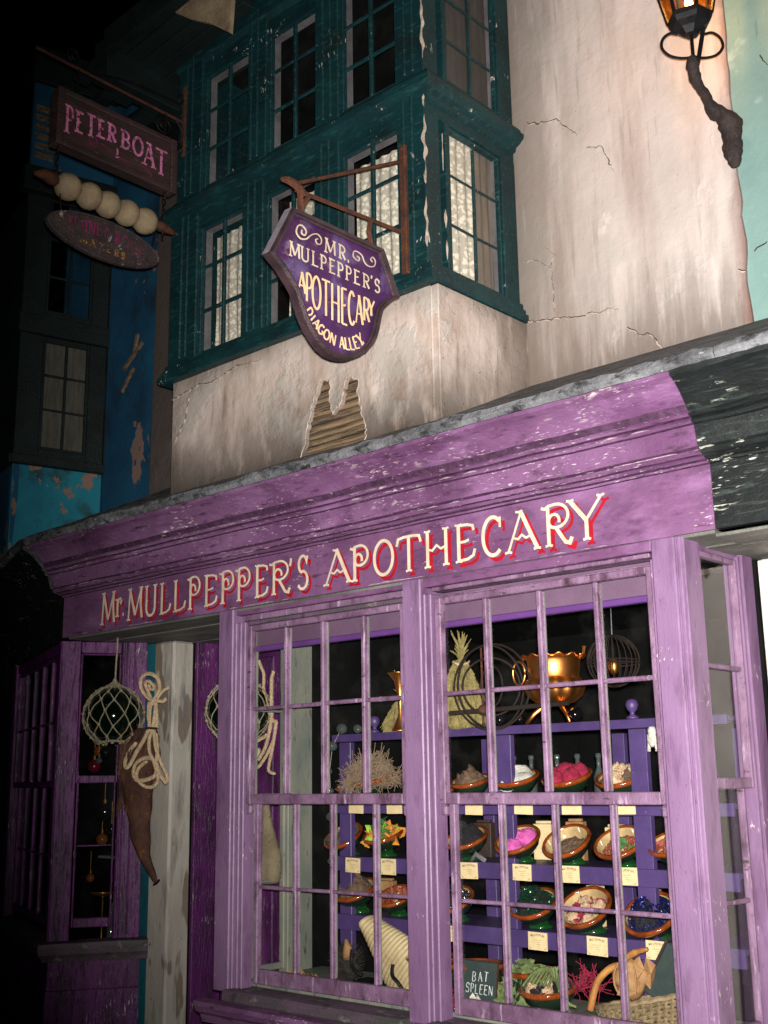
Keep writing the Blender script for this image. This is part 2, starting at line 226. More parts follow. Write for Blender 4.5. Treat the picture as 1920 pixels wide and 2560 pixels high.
M['cobble'] = mat('cobbles', (.09, .085, .08, 1), (.05, .048, .045, 1), ns=7, rough=.7, bump=.6, bs=12)

# ------------------------------------------------------------------ mesh helpers
WPOS = {}
def wpos(o): return WPOS.get(o.name, Vector((0, 0, 0)))
class MB:
    def __init__(s): s.v = []; s.f = []; s.m = []; s.mi = 0
    def add(s, vs, fs):
        o = len(s.v); s.v += [Vector(p) for p in vs]; s.f += [tuple(i+o for i in f) for f in fs]; s.m += [s.mi]*len(fs); return s
    def box(s, x0, x1, y0, y1, z0, z1, mx=None):
        vs = [Vector((x, y, z)) for z in (z0, z1) for y in (y0, y1) for x in (x0, x1)]
        if mx: vs = [mx @ p for p in vs]
        return s.add(vs, [(0, 2, 3, 1), (4, 5, 7, 6), (0, 1, 5, 4), (2, 6, 7, 3), (0, 4, 6, 2), (1, 3, 7, 5)])
    def tube(s, pts, r, n=8, cap=True, flat=1.0):
        pts = [Vector(p) for p in pts]; k = len(pts); rs = r if isinstance(r, (list, tuple)) else [r]*k
        vs = []; prev = None
        for i, p in enumerate(pts):
            t = (pts[min(i+1, k-1)]-pts[max(i-1, 0)]).normalized()
            a = prev if prev is not None else (Vector((0, 0, 1)) if abs(t.z) < .9 else Vector((1, 0, 0)))
            u = (a-t*a.dot(t))
            u = u.normalized() if u.length > 1e-5 else t.orthogonal().normalized()
            prev = u; v = t.cross(u)
            for j in range(n):
                an = 2*PI*j/n; vs.append(p+(u*math.cos(an)+v*math.sin(an)*flat)*rs[i])
        fs = [(i*n+j, i*n+(j+1) % n, (i+1)*n+(j+1) % n, (i+1)*n+j) for i in range(k-1) for j in range(n)]
        if cap: fs += [tuple(range(n))[::-1], tuple((k-1)*n+j for j in range(n))]
        return s.add(vs, fs)
    def lathe(s, prof, c=(0, 0, 0), n=24, mx=None, scallop=None):
        c = Vector(c); vs = []
        for (r, z) in prof:
            for j in range(n):
                a = 2*PI*j/n; rr = r*(1 if not scallop else scallop(a, z)); p = Vector((rr*math.cos(a), rr*math.sin(a), z))
                vs.append(c+(mx @ p if mx else p))
        fs = [(i*n+j, i*n+(j+1) % n, (i+1)*n+(j+1) % n, (i+1)*n+j) for i in range(len(prof)-1) for j in range(n)]
        return s.add(vs, fs)
    def sphere(s, c, r, n=16, m=10, sc=(1, 1, 1), jit=0, fr=3, seed=0):
        prof = []; c = Vector(c); vs = []
        for i in range(m+1):
            ph = PI*i/m
            for j in range(n):
                a = 2*PI*j/n; d = Vector((math.sin(ph)*math.cos(a), math.sin(ph)*math.sin(a), math.cos(ph)))
                k = 1+jit*noise.noise(d*fr+Vector((seed*3.1, seed, 0))) if jit else 1
                vs.append(c+Vector((d.x*sc[0], d.y*sc[1], d.z*sc[2]))*r*k)
        return s.add(vs, [(i*n+j, (i+1)*n+j, (i+1)*n+(j+1) % n, i*n+(j+1) % n) for i in range(m) for j in range(n)])
    def build(s, name, mats, parent=None, smooth=False, bevel=0, kind=None, label=None, jitter=0, loc=None):
        me = bpy.data.meshes.new(name)
        if loc is None:
            lo = Vector([min(v[i] for v in s.v) for i in range(3)]); hi = Vector([max(v[i] for v in s.v) for i in range(3)]); loc = (lo+hi)/2
        loc = Vector(loc)
        vv = [v-loc for v in s.v]
        if jitter: vv = [v+Vector((noise.noise((v+loc)*7), noise.noise((v+loc)*7+Vector((9, 1, 4))), noise.noise((v+loc)*7+Vector((3, 8, 2)))))*jitter for v in vv]
        me.from_pydata(vv, [], s.f)
        for q in (mats if isinstance(mats, (list, tuple)) else [mats]): me.materials.append(M[q])
        for p, k in zip(me.polygons, s.m): p.material_index = k
        bm = bmesh.new(); bm.from_mesh(me)
        if smooth or bevel: bmesh.ops.remove_doubles(bm, verts=bm.verts, dist=1e-5)
        if bevel: bmesh.ops.bevel(bm, geom=bm.edges[:], offset=bevel, segments=1, affect='EDGES', clamp_overlap=True)
        bmesh.ops.recalc_face_normals(bm, faces=bm.faces)
        bm.to_mesh(me); bm.free()
        if smooth:
            for p in me.polygons: p.use_smooth = True
        o = bpy.data.objects.new(name, me); COL.objects.link(o)
        WPOS[o.name] = loc.copy()
        o.location = loc
        if parent: o.parent = parent; o.location = loc-wpos(parent)
        if kind: o['kind'] = kind
        if label: o['label'] = label
        return o
def B(name, m, dims, parent=None, bevel=.003, mx=None, **k):
    b = MB(); b.box(*dims, mx=mx); return b.build(name, m, parent, bevel=bevel, **k)
def tag(o, label, cat, group=None):
    o['label'] = label; o['category'] = cat
    if group: o['group'] = group
    return o
def thing(name, label, cat, loc, group=None, rz=0):
    o = bpy.data.objects.new(name, None); COL.objects.link(o); o.location = loc; o.empty_display_size = .05
    WPOS[o.name] = Vector(loc); return tag(o, label, cat, group)
def copyobj(o, loc=None, parent=None, label=None):
    c = o.copy(); COL.objects.link(c)
    if parent: c.parent = parent
    if loc is not None: c.location = loc
    WPOS[c.name] = Vector(c.location)
    if label: c['label'] = label
    return c
def copytree(o, loc, rot=None, label=None):
    c = copyobj(o, loc, None, label)
    if rot is not None: c.rotation_euler = rot
    for ch in list(o.children):
        k = ch.copy(); COL.objects.link(k); k.parent = c
        for g in list(ch.children):
            q = g.copy(); COL.objects.link(q); q.parent = k
    return c

# ------------------------------------------------------------------ stroke lettering
def arc(cx, cy, rx, ry, a0, a1, n=14):
    return [(cx+rx*math.cos(R(a0+(a1-a0)*i/n)), cy+ry*math.sin(R(a0+(a1-a0)*i/n))) for i in range(n+1)]
def glyph(ch, fancy=True):
    """strokes (points in a unit box, weight) and serif points"""
    P = []; s = []
    if ch == 'A': P = [([(.06, 0), (.47, 1)], .6), ([(.47, 1), (.92, 0)], 1.15), (([(.20, .36), (.36, .30), (.48, .40), (.60, .30), (.76, .36)] if fancy else [(.2, .34), (.78, .34)]), .55)]; s = [(.06, 0), (.92, 0), (.42, 1)]
    elif ch == 'B': P = [([(.18, 0), (.18, 1)], 1), ([(.18, 1), (.5, 1)]+arc(.5, .77, .32, .23, 90, -90)+[(.18, .54)], .8), ([(.5, .54)]+arc(.52, .27, .38, .27, 90, -90)+[(.18, 0)], .8)]; s = [(.18, 0), (.18, 1)]
    elif ch == 'C': P = [(arc(.52, .5, .44, .5, 48, 312, 22), 1)]; s = [('v', .84, .86)]
    elif ch == 'D': P = [([(.18, 0), (.18, 1)], 1), ([(.18, 1), (.42, 1)]+arc(.42, .5, .46, .5, 90, -90)+[(.18, 0)], .9)]; s = [(.18, 0), (.18, 1)]
    elif ch == 'E':
        P = [([(.2, 0), (.2, 1)], 1.05), ([(.2, 1), (.6, .99), (.84, .94), (.88, .80)] if fancy else [(.2, 1), (.85, 1)], .75), ([(.2, .52), (.5, .52), (.66, .56)], .7), ([(.2, 0), (.6, .02), (.84, .10), (.92, .28)] if fancy else [(.2, 0), (.88, 0)], .75)]; s = [(.2, 0), (.2, 1)]
    elif ch == 'G': P = [(arc(.5, .5, .42, .5, 50, 330, 22), 1), ([(.88, .40), (.88, .08)], .9), ([(.62, .42), (.95, .42)], .7)]
    elif ch == 'H': P = [([(.16, 0), (.16, 1)], 1), ([(.84, 0), (.84, 1)], 1), ([(.16, .50), (.34, .44), (.5, .58), (.66, .46), (.84, .52)] if fancy else [(.16, .5), (.84, .5)], .6)]; s = [(.16, 0), (.16, 1), (.84, 0), (.84, 1)]
    elif ch == 'I': P = [([(.5, 0), (.5, 1)], 1)]; s = [(.5, 0), (.5, 1)]
    elif ch == 'K': P = [([(.18, 0), (.18, 1)], 1), ([(.85, 1), (.2, .42)], .7), ([(.38, .58), (.9, 0)], 1)]; s = [(.18, 0), (.18, 1)]
    elif ch == 'L': P = [([(.22, 0), (.22, 1)], 1), ([(.22, 0), (.6, .02), (.86, .10), (.95, .30)] if fancy else [(.22, 0), (.9, 0)], .75)]; s = [(.22, 0), (.22, 1)]
    elif ch == 'M': P = [([(.08, 0), (.14, 1)], .7), ([(.14, 1), (.50, .12)], 1.1), ([(.50, .12), (.86, 1)], .65), ([(.86, 1), (.84, .5), (.94, 0)] if fancy else [(.86, 1), (.92, 0)], 1)]; s = [(.08, 0), (.14, 1), (.86, 1)]
    elif ch == 'N': P = [([(.12, 0), (.12, 1)], .7), ([(.12, 1), (.88, 0)], 1.1), ([(.88, 0), (.88, 1)], .7)]; s = [(.12, 0), (.12, 1), (.88, 1)]
    elif ch == 'O': P = [(arc(.5, .5, .44, .5, 0, 360, 28), .95)]
    elif ch in 'PR':
        P = [([(.24, 0), (.24, 1)], 1)]
        if fancy: P += [([(.02, .98), (.14, .94), (.26, 1.0), (.5, 1.02)]+arc(.52, .72, .40, .30, 90, -100, 14)+arc(.44, .60, .18, .17, -120, -380, 10), .75)]
        else: P += [([(.24, 1), (.5, 1)]+arc(.5, .74, .36, .26, 90, -90)+[(.24, .48)], .8)]
        s = [(.24, 0)]+([] if fancy else [(.24, 1)])
        if ch == 'R': P += [([(.5, .42), (.66, .20), (.80, .02), (.94, -.02), (1.02, .12)] if fancy else [(.5, .48), (.92, 0)], 1)]
    elif ch == 'S': P = [([(.84, .98), (.80, .80)]+arc(.50, .75, .32, .25, 40, 250, 12)+arc(.48, .27, .38, .27, 80, -150, 14), .95)]
    elif ch == 'T': P = [([(.5, 0), (.5, 1)], 1), ([(.02, .76), (.08, .96), (.3, 1.0), (.7, 1.0), (.92, .97), (.98, .78)] if fancy else [(.04, 1), (.96, 1)], .75)]; s = [(.5, 0)]
    elif ch == 'U': P = [([(.14, 1), (.14, .3)]+arc(.5, .28, .36, .28, 180, 360)+[(.86, .3), (.86, 1)], .95)]; s = [(.14, 1), (.86, 1)]
    elif ch == 'W': P = [([(.05, 1), (.28, 0)], 1), ([(.28, 0), (.5, .9)], .7), ([(.5, .9), (.72, 0)], 1), ([(.72, 0), (.95, 1)], .7)]; s = [(.05, 1), (.95, 1)]
    elif ch == 'Y': P = [([(.04, 1), (.5, .46)], 1.15), ([(.96, 1), (.5, .46)], .7), ([(.5, .46), (.5, 0)], 1)]; s = [(.04, 1), (.96, 1), (.5, 0)]
    elif ch == 'r': P = [([(.25, 0), (.25, .9)], 1), ([(.25, .7), (.4, .95), (.7, 1), (.86, .84), (.74, .72), (.64, .82)], .7)]; s = [(.25, 0), (.2, .92)]
    elif ch == '.': P = [([(.3, .02), (.7, .02)], 1.6)]
    elif ch == "'": P = [([(.5, 1), (.55, .75), (.2, .3)], 1.1)]
    elif ch == '&': P = [([(.9, 0), (.3, .75)]+arc(.46, .82, .17, .17, 200, -20, 8)+[(.15, .3)]+arc(.4, .22, .28, .22, 180, 330, 8)+[(.9, .45)], .8)]
    return P, s
def ribbon(mb, pts, w, fmap, d0, d1):
    """flat stroke in (u,v) between depth d0 and d1"""
    k = len(pts); pts = [Vector(p) for p in pts]; L_ = []; R_ = []
    for i, p in enumerate(pts):
        a = (pts[i]-pts[max(i-1, 0)]); b = (pts[min(i+1, k-1)]-pts[i])
        if a.length < 1e-7: a = b
        if b.length < 1e-7: b = a
        a = a.normalized(); b = b.normalized(); t = (a+b)
        t = t.normalized() if t.length > 1e-3 else a
        nn = Vector((-t.y, t.x)); c = max(.5, nn.dot(Vector((-a.y, a.x)))); q = nn*w/2/c
        L_.append(p+q); R_.append(p-q)
    vs = [fmap(p.x, p.y, d1) for p in L_]+[fmap(p.x, p.y, d1) for p in R_]+[fmap(p.x, p.y, d0) for p in L_]+[fmap(p.x, p.y, d0) for p in R_]
    fs = []
    for i in range(k-1):
        fs += [(i, i+1, k+i+1, k+i), (2*k+i, 2*k+i+1, i+1, i), (k+i, k+i+1, 3*k+i+1, 3*k+i)]
    fs += [(0, k, 3*k, 2*k), (k-1, 3*k-1, 4*k-1, 2*k-1)]
    mb.add(vs, fs)
def letter(mb, ch, u0, u1, v0, v1, sw, fmap, d, fancy=True, serif=True, rot=0, dd=.0006, off=(0, 0), grow=1, th=.0035):
    P, s = glyph(ch, fancy); cu, cv = (u0+u1)/2, (v0+v1)/2
    def T(x, y):
        u = u0+(u1-u0)*x-cu; v = v0+(v1-v0)*y-cv
        return (cu+off[0]+u*math.cos(rot)-v*math.sin(rot), cv+off[1]+u*math.sin(rot)+v*math.cos(rot))
    i = 0
    for pts, wt in P:
        ribbon(mb, [T(*p) for p in pts], sw*wt*grow, fmap, d, d+th+i*dd); i += 1
    if serif:
        for q in s:
            if q[0] == 'v': c = T(q[1], q[2]); a = [(c[0], c[1]-sw*1.6), (c[0], c[1]+sw*1.2)]
            else:
                c = T(*q); dx, dy = math.cos(rot)*sw*1.05, math.sin(rot)*sw*1.05
                sg = .3 if q[1] > .5 else -.3
                a = [(c[0]-dx, c[1]-dy+sw*sg*.8), (c[0], c[1]), (c[0]+dx, c[1]+dy+sw*sg*.8)]
            ribbon(mb, a, sw*.62*grow, fmap, d, d+th+i*dd); i += 1
def swirl(mb, pts, w, fmap, d):
    pts = [Vector(p) for p in pts]; out = []
    k = len(pts)
    for i in range(k-1):
        p0, p1, p2, p3 = pts[max(i-1, 0)], pts[i], pts[i+1], pts[min(i+2, k-1)]
        for j in range(6):
            t = j/6; out.append(.5*((2*p1)+(p2-p0)*t+(2*p0-5*p1+4*p2-p3)*t*t+(3*p1-p0-3*p2+p3)*t**3))
    out.append(pts[-1]); ribbon(mb, out, w, fmap, d, d+.0035)
def smooth3(pts, n=6):
    pts = [Vector(p) for p in pts]; out = []; k = len(pts)
    for i in range(k-1):
        p0, p1, p2, p3 = pts[max(i-1, 0)], pts[i], pts[i+1], pts[min(i+2, k-1)]
        for j in range(n):
            t = j/n; out.append(.5*((2*p1)+(p2-p0)*t+(2*p0-5*p1+4*p2-p3)*t*t+(3*p1-p0-3*p2+p3)*t**3))
    out.append(pts[-1]); return out

M['groove'] = mat('grimy_shaded_groove', (.030, .012, .026, 1), (.075, .03, .07, 1), ns=30, layers=(((.25, .17, .22, 1), 40, (.4, 1, 1), .62, .68, 6, .3),), bump=.4)  # grime and the mouldings' shadow lines together, painted dark into the groove faces

M['dark_wire'] = mat('dark_wire', (.022, .014, .010, 1), (.012, .008, .007, 1), rough=.85, bump=0, spec=.2)
M['edge_chip'] = mat('bare_chipped_edge', (.34, .25, .30, 1), (.19, .12, .16, 1), ns=45, bump=.5, rough=.8)
M['grey_edge'] = mat('lilac_grey_edge_paint', (.30, .26, .30, 1), (.2, .17, .2, 1), ns=20, bump=.3)
# ------------------------------------------------------------------ ground
g = MB()
g.add([(-60, -60, 0), (60, -60, 0), (60, 60, 0), (-60, 60, 0)], [(0, 1, 2, 3)])
g.build('ground', 'cobble', kind='structure')
g = MB(); g.box(-12, 4, -1.3, 4, .004, .12); g.build('pavement', 'cobble', kind='structure', bevel=.01)

# ------------------------------------------------------------------ sweeps
def sweep(name, m, prof, path, parent, side=-1, seg=.07, jit=.002, closed_ends=True, grooves=(), **k):
    """profile (outward, z) along a plan path; outward is to the right-hand side looking -y"""
    P = [Vector(p) for p in path]; pts = []; nor = []
    segn = []
    for a, b in zip(P, P[1:]):
        d = (b-a).normalized(); segn.append(Vector((d.y, -d.x)) if True else None)
    for i in range(len(P)-1):
        a, b = P[i], P[i+1]; n = max(1, int((b-a).length/seg))
        for j in range(n):
            t = j/n
            if j == 0 and i > 0:
                nn = (segn[i-1]+segn[i]); nn = nn.normalized(); nn = nn/nn.dot(segn[i])
            else: nn = segn[i]
            pts.append(a.lerp(b, t)); nor.append(nn)
    pts.append(P[-1]); nor.append(segn[-1])
    vs = []
    for p, nn in zip(pts, nor):
        for (o, z) in prof:
            v = Vector((p.x+nn.x*o, p.y+nn.y*o, z))
            if jit:
                v += Vector((0, noise.noise(v*5+Vector((3, 0, 0)))*jit*1.6+noise.noise(v*23)*jit*.6, noise.noise(v*4+Vector((0, 7, 0)))*jit*2+noise.noise(v*19)*jit*.5))
            vs.append(v)
    K = len(prof); fs = [(i*K+j, i*K+j+1, (i+1)*K+j+1, (i+1)*K+j) for i in range(len(pts)-1) for j in range(K-1)]
    mb = MB(); mb.add(vs, fs)
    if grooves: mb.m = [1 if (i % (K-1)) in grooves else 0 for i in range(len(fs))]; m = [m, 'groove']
    if closed_ends: mb.add(vs[:K], [tuple(range(K))]); mb.add(vs[-K:], [tuple(range(K))])
    return mb.build(name, m, parent, **k)
CORN = [(.0, 2.646), (.012, 2.648), (.012, 2.656), (.03, 2.659), (.046, 2.667), (.06, 2.670), (.067, 2.677), (.066, 2.686), (.080, 2.693), (.096, 2.752), (.098, 2.764), (.112, 2.767), (.118, 2.776), (.113, 2.785), (.128, 2.789), (.136, 2.797), (.131, 2.805), (.150, 2.826), (.172, 2.852), (.195, 2.874), (.22, 2.893), (.246, 2.905), (.248, 2.928), (.02, 2.95)]
FASC = [(-.03, 2.419), (.0, 2.419), (.0, 2.424), (.001, 2.53), (.001, 2.646), (-.03, 2.646)]

# ================================================================== THE APOTHECARY BUILDING
shop = thing('shop_building', 'purple fronted corner shop with dark green bay window and stained pink plaster above', 'shop', (-3.9, .65, .12))
# --- left front: corner at (-5.76, 0); side wing direction
W = Vector((-math.cos(R(21)), math.sin(R(21)))); C0 = Vector((-5.76, 0))
wing_end = C0+W*2.6
fascia = sweep('fascia', 'purple', FASC, [C0, (-1.776, 0)], shop, jit=.001)
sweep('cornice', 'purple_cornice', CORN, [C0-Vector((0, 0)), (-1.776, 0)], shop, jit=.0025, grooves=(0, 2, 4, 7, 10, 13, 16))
def edge_wear(x0, x1, o, z, up, name, par, seed, m='edge_chip', amt=.40, wd=.010):
    mb = MB(); n = int(abs(x1-x0)/.006)
    for i in range(n):
        xa = x0+(x1-x0)*i/n; xb = x0+(x1-x0)*(i+1)/n
        def ww(x): return max(0, noise.noise(Vector((x*2.3, seed, 0)))*1.2+noise.noise(Vector((x*16, seed, 5)))*.9-amt+.22)*wd
        wa, wb = ww(xa), ww(xb)
        if wa <= 0 and wb <= 0: continue
        f = lambda x, w_: Vector((x, -(o+.0026+.0), z+w_*up))
        y_ = -(o+.0030)
        mb.add([(xa, y_, z-.0015), (xb, y_, z-.0015), (xb, y_+.4*wb*0, z+wb*up), (xa, y_, z+wa*up)], [(0, 1, 2, 3)])
    if mb.v: mb.build(name, m, par, kind='stuff')
for o_, z_, u_, s_ in ((.098, 2.764, -1, 1), (.118, 2.776, 1, 2), (.060, 2.670, -1, 3), (.067, 2.686, 1, 4), (.136, 2.800, -1, 5), (.0015, 2.424, 1, 6)):
    edge_wear(-5.7, -1.80, o_, z_, u_, 'flaked_edge', shop, s_, wd=.012 if s_ != 6 else .009)
# lead weathering over the cornice, ragged front lip
def lead(name, path, parent, back=.72, right=False):
    P = [Vector(p) for p in path]; pts = []
    for a, b in zip(P, P[1:]):
        n = max(2, int((b-a).length/.035)); d = (b-a).normalized(); nn = Vector((d.y, -d.x))
        for j in range(n): pts.append((a.lerp(b, j/n), nn))
    pts.append((P[-1], nn))
    vs = []
    for p, nn in pts:
        q = Vector((p.x, p.y, 0)); a = noise.noise(q*3.1); b_ = noise.noise(q*11+Vector((5, 0, 0))); c = noise.noise(q*29)
        dz = .012*a+.010*b_+.005*c; lip = .006+.010*max(0, b_)+.006*c
        for (o, z) in [(.235, 2.926-lip*.6), (.264+.006*c, 2.922-lip+.004*b_), (.276+.006*b_, 2.934+dz*.3), (.270, 2.958+dz), (.13, 3.022+dz*.8), (-.01, 3.082+dz*.6), (-.3, 3.215+dz*.5), (-back, 3.412)]:
            vs.append(Vector((p.x+nn.x*o, p.y+nn.y*o, z)))
    K = 8; mb = MB(); mb.add(vs, [(i*K+j, i*K+j+1, (i+1)*K+j+1, (i+1)*K+j) for i in range(len(pts)-1) for j in range(K-1)])
    return mb.build(name, 'lead', parent)
lead('lead_flashing', [C0, (-1.60, 0)], shop)
# soffit boards under the fascia
for i in range(4):
    y0 = .002+i*.2; B('soffit_board', 'soffit', (-5.70, -1.78, y0, y0+.196, 2.405-.004*(i % 2), 2.418-.004*(i % 2)), shop, bevel=.002, jitter=.002)
# --- upper wall (pink plaster) with ragged right edge
mb = MB(); zs = [2.9+.06*i for i in range(70)]
ed = []
for z in zs:
    x = -1.873+.012*noise.noise(Vector((0, 0, z*6)))+.006*noise.noise(Vector((0, 3, z*30)))
    ed.append(x if z > 3.95 else x+.010*max(0, noise.noise(Vector((2, 2, z*9)))))
vs = []
for x, z in zip(ed, zs): vs += [(-3.05, .65, z), (x-.03, .65, z), (x, .655, z), (x, .75, z)]
fs = []
for i in range(len(zs)-1):
    for j in range(3): a = i*4+j; fs.append((a, a+1, a+5, a+4))
mb.add(vs, fs); mb.build('upper_wall', 'plaster', shop)
B('side_wall_strip', 'plaster_dirty', (-5.88, -4.8, .652, .75, 2.9, 7), shop, jitter=.02)
# cracks
def crack(pts, y, wd, parent, ax='y', edge=True):
    out = []
    P = [Vector(p) for p in pts]
    for a, b in zip(P, P[1:]):
        n = max(2, int((b-a).length/.012))
        for j in range(n): q = a.lerp(b, j/n); k = Vector((q.x, q.y, 0)); out.append(q+Vector((noise.noise(k*60), noise.noise(k*60+Vector((4, 4, 4)))))*.012)
    out.append(P[-1]); n = len(out)
    f = (lambda u, v, d: Vector((u, y-d, v))) if ax == 'y' else (lambda u, v, d: Vector((y+d, u, v)))
    mb = MB()
    for i in range(n-1):
        t = i/n; wv = wd*(.35+.9*abs(noise.noise(Vector((i*.23, wd*900, 0)))))*min(1, (n-i)/n*3)
        ribbon(mb, [out[i], out[i+1]], wv, f, 0, .0015+.0001*(i % 3))
    mb.build('crack', 'crack', parent)
    if edge:
        mb = MB()
        for i in range(n-1):
            wv = wd*(.8+.8*noise.noise(Vector((i*.3, 5, 0))))
            if wv > wd*.75: ribbon(mb, [out[i]+Vector((0, -wd*.8)), out[i+1]+Vector((0, -wd*.8))], wv*.7, f, 0, .004+.0001*(i % 3))
        if mb.v: mb.build('crack_edge', 'crack_edge', parent, kind='stuff')
for L_, wd in (([(-2.906, 4.714), (-2.836, 4.68), (-2.737, 4.665), (-2.692, 4.61), (-2.627, 4.532)], .007), ([(-2.58, 4.45), (-2.50, 4.425), (-2.471, 4.336), (-2.443, 4.27)], .005),
               ([(-2.974, 3.706), (-2.833, 3.674), (-2.738, 3.659), (-2.692, 3.637), (-2.627, 3.643), (-2.555, 3.626), (-2.518, 3.64), (-2.467, 3.608)], .006),
               ([(-2.43, 3.52), (-2.365, 3.466), (-2.323, 3.462), (-2.26, 3.375)], .006), ([(-2.954, 4.0), (-2.884, 3.986), (-2.818, 3.929), (-2.786, 3.979), (-2.841, 4.042)], .003), ([(-2.81, 3.93), (-2.80, 3.7)], .003), ([(-1.902, 3.62), (-1.875, 3.607)], .007)):
    crack(L_, .65, wd, shop)
crack([(.22, 3.35), (.32, 3.33), (.45, 3.34), (.55, 3.38), (.62, 3.43)], -3.0, .005, shop, ax='x')
crack([(-4.80, 3.60), (-4.6, 3.63), (-4.45, 3.62), (-4.3, 3.655), (-4.1, 3.64)], 0, .006, shop)
crack([(-4.78, 3.35), (-4.70, 3.45), (-4.66, 3.58)], 0, .005, shop)

# --- plaster apron under the bay, with the broken patch
hole = [(-3.828, 3.01), (-3.808, 3.08), (-3.800, 3.11), (-3.778, 3.17), (-3.765, 3.235), (-3.748, 3.27), (-3.737, 3.325), (-3.715, 3.355), (-3.700, 3.40), (-3.675, 3.428), (-3.650, 3.425), (-3.628, 3.418), (-3.615, 3.39), (-3.620, 3.33), (-3.613, 3.27), (-3.600, 3.243), (-3.585, 3.262), (-3.560, 3.27), (-3.538, 3.30), (-3.532, 3.345), (-3.520, 3.38), (-3.495, 3.400), (-3.470, 3.385), (-3.440, 3.372), (-3.443, 3.31), (-3.430, 3.25), (-3.415, 3.19), (-3.392, 3.135), (-3.398, 3.08), (-3.385, 3.01)]
hh = []
for i in range(len(hole)):
    a = Vector(hole[i]); b = Vector(hole[(i+1) % len(hole)])
    for j in range(4): q = a.lerp(b, j/4); hh.append(q+Vector((random.uniform(-1, 1), random.uniform(-1, 1)))*.0065)
bm = bmesh.new()
def loop(pts, y): return [bm.verts.new((p[0], y, p[1])) for p in pts]
outer = []
for i in range(46): outer.append((-4.80+1.8*i/45, 2.96))
outer += [(-3.0, 2.96+.73*i/12) for i in range(1, 13)]
outer += [(-3.0-1.8*i/45, 3.69) for i in range(1, 46)]
outer += [(-4.80, 3.69-.73*i/12) for i in range(1, 12)]
lo_ = loop(outer, .0); lh = loop(hh, .0)
ee = [bm.edges.new((a, b)) for L2 in (lo_, lh) for a, b in zip(L2, L2[1:]+L2[:1])]
bmesh.ops.triangle_fill(bm, use_beauty=True, edges=ee)
lh2 = [bm.verts.new((v.co.x+.004*noise.noise(v.co*50), .022, v.co.z)) for v in lh]
for i in range(len(lh)): j = (i+1) % len(lh); bm.faces.new((lh[i], lh[j], lh2[j], lh2[i]))
me = bpy.data.meshes.new('plaster_apron')
for v in bm.verts: v.co -= Vector((-3.9, 0, 3.3))
bmesh.ops.recalc_face_normals(bm, faces=bm.faces); bm.to_mesh(me); bm.free(); me.materials.append(M['plaster_dirty'])
ap = bpy.data.objects.new('plaster_apron', me); COL.objects.link(ap); ap.parent = shop; ap.location = Vector((-3.9, 0, 3.3))-wpos(shop)
# thickened broken plaster rim
mb = MB(); rim = [(p.x, -.001, p.y) for p in hh]
mb.tube(rim[3:-4], [.0012+.0075*abs(noise.noise(Vector(p)*23))**1.2 for p in rim[3:-4]], 5); mb.build('plaster_edge', 'crack_edge', shop)
mb = MB(); mb.box(-2.999, -2.96, .0015, .66, 2.96, 3.689)
mb.build('plaster_return', 'plaster_dirty', shop, bevel=.004)
mb = MB(); mb.box(-4.801, -4.76, .0015, .66, 2.96, 3.689); mb.build('plaster_return', 'plaster_dirty', shop, bevel=.004)
B('corner_bead', 'plaster_dirty', (-3.006, -2.994, -.003, .006, 3.0, 3.68), shop, bevel=.004, jitter=.012)
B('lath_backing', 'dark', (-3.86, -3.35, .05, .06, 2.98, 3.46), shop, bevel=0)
z = 3.045; i = 0
while z < 3.43:
    h = random.uniform(.021, .030); tilt = random.uniform(-.010, .010)
    mb = MB(); xs_ = [-3.85, -3.72, -3.58, -3.46, -3.36]
    y_ = .022+random.uniform(0, .010)
    vs = []
    for x in xs_:
        dz = tilt*(x+3.6)*2+random.uniform(-.002, .002); dy = random.uniform(-.003, .003)
        vs += [(x, y_+dy, z+dz), (x, y_+dy-.004, z+h*.5+dz), (x, y_+dy+.002, z+h+dz), (x, y_+.018, z+h+dz), (x, y_+.018, z+dz)]
    mb.add(vs, [(a*5+j, a*5+(j+1) % 5, (a+1)*5+(j+1) % 5, (a+1)*5+j) for a in range(4) for j in range(5)])
    mb.build('lath', 'lath', shop); z += h+random.uniform(.004, .009)

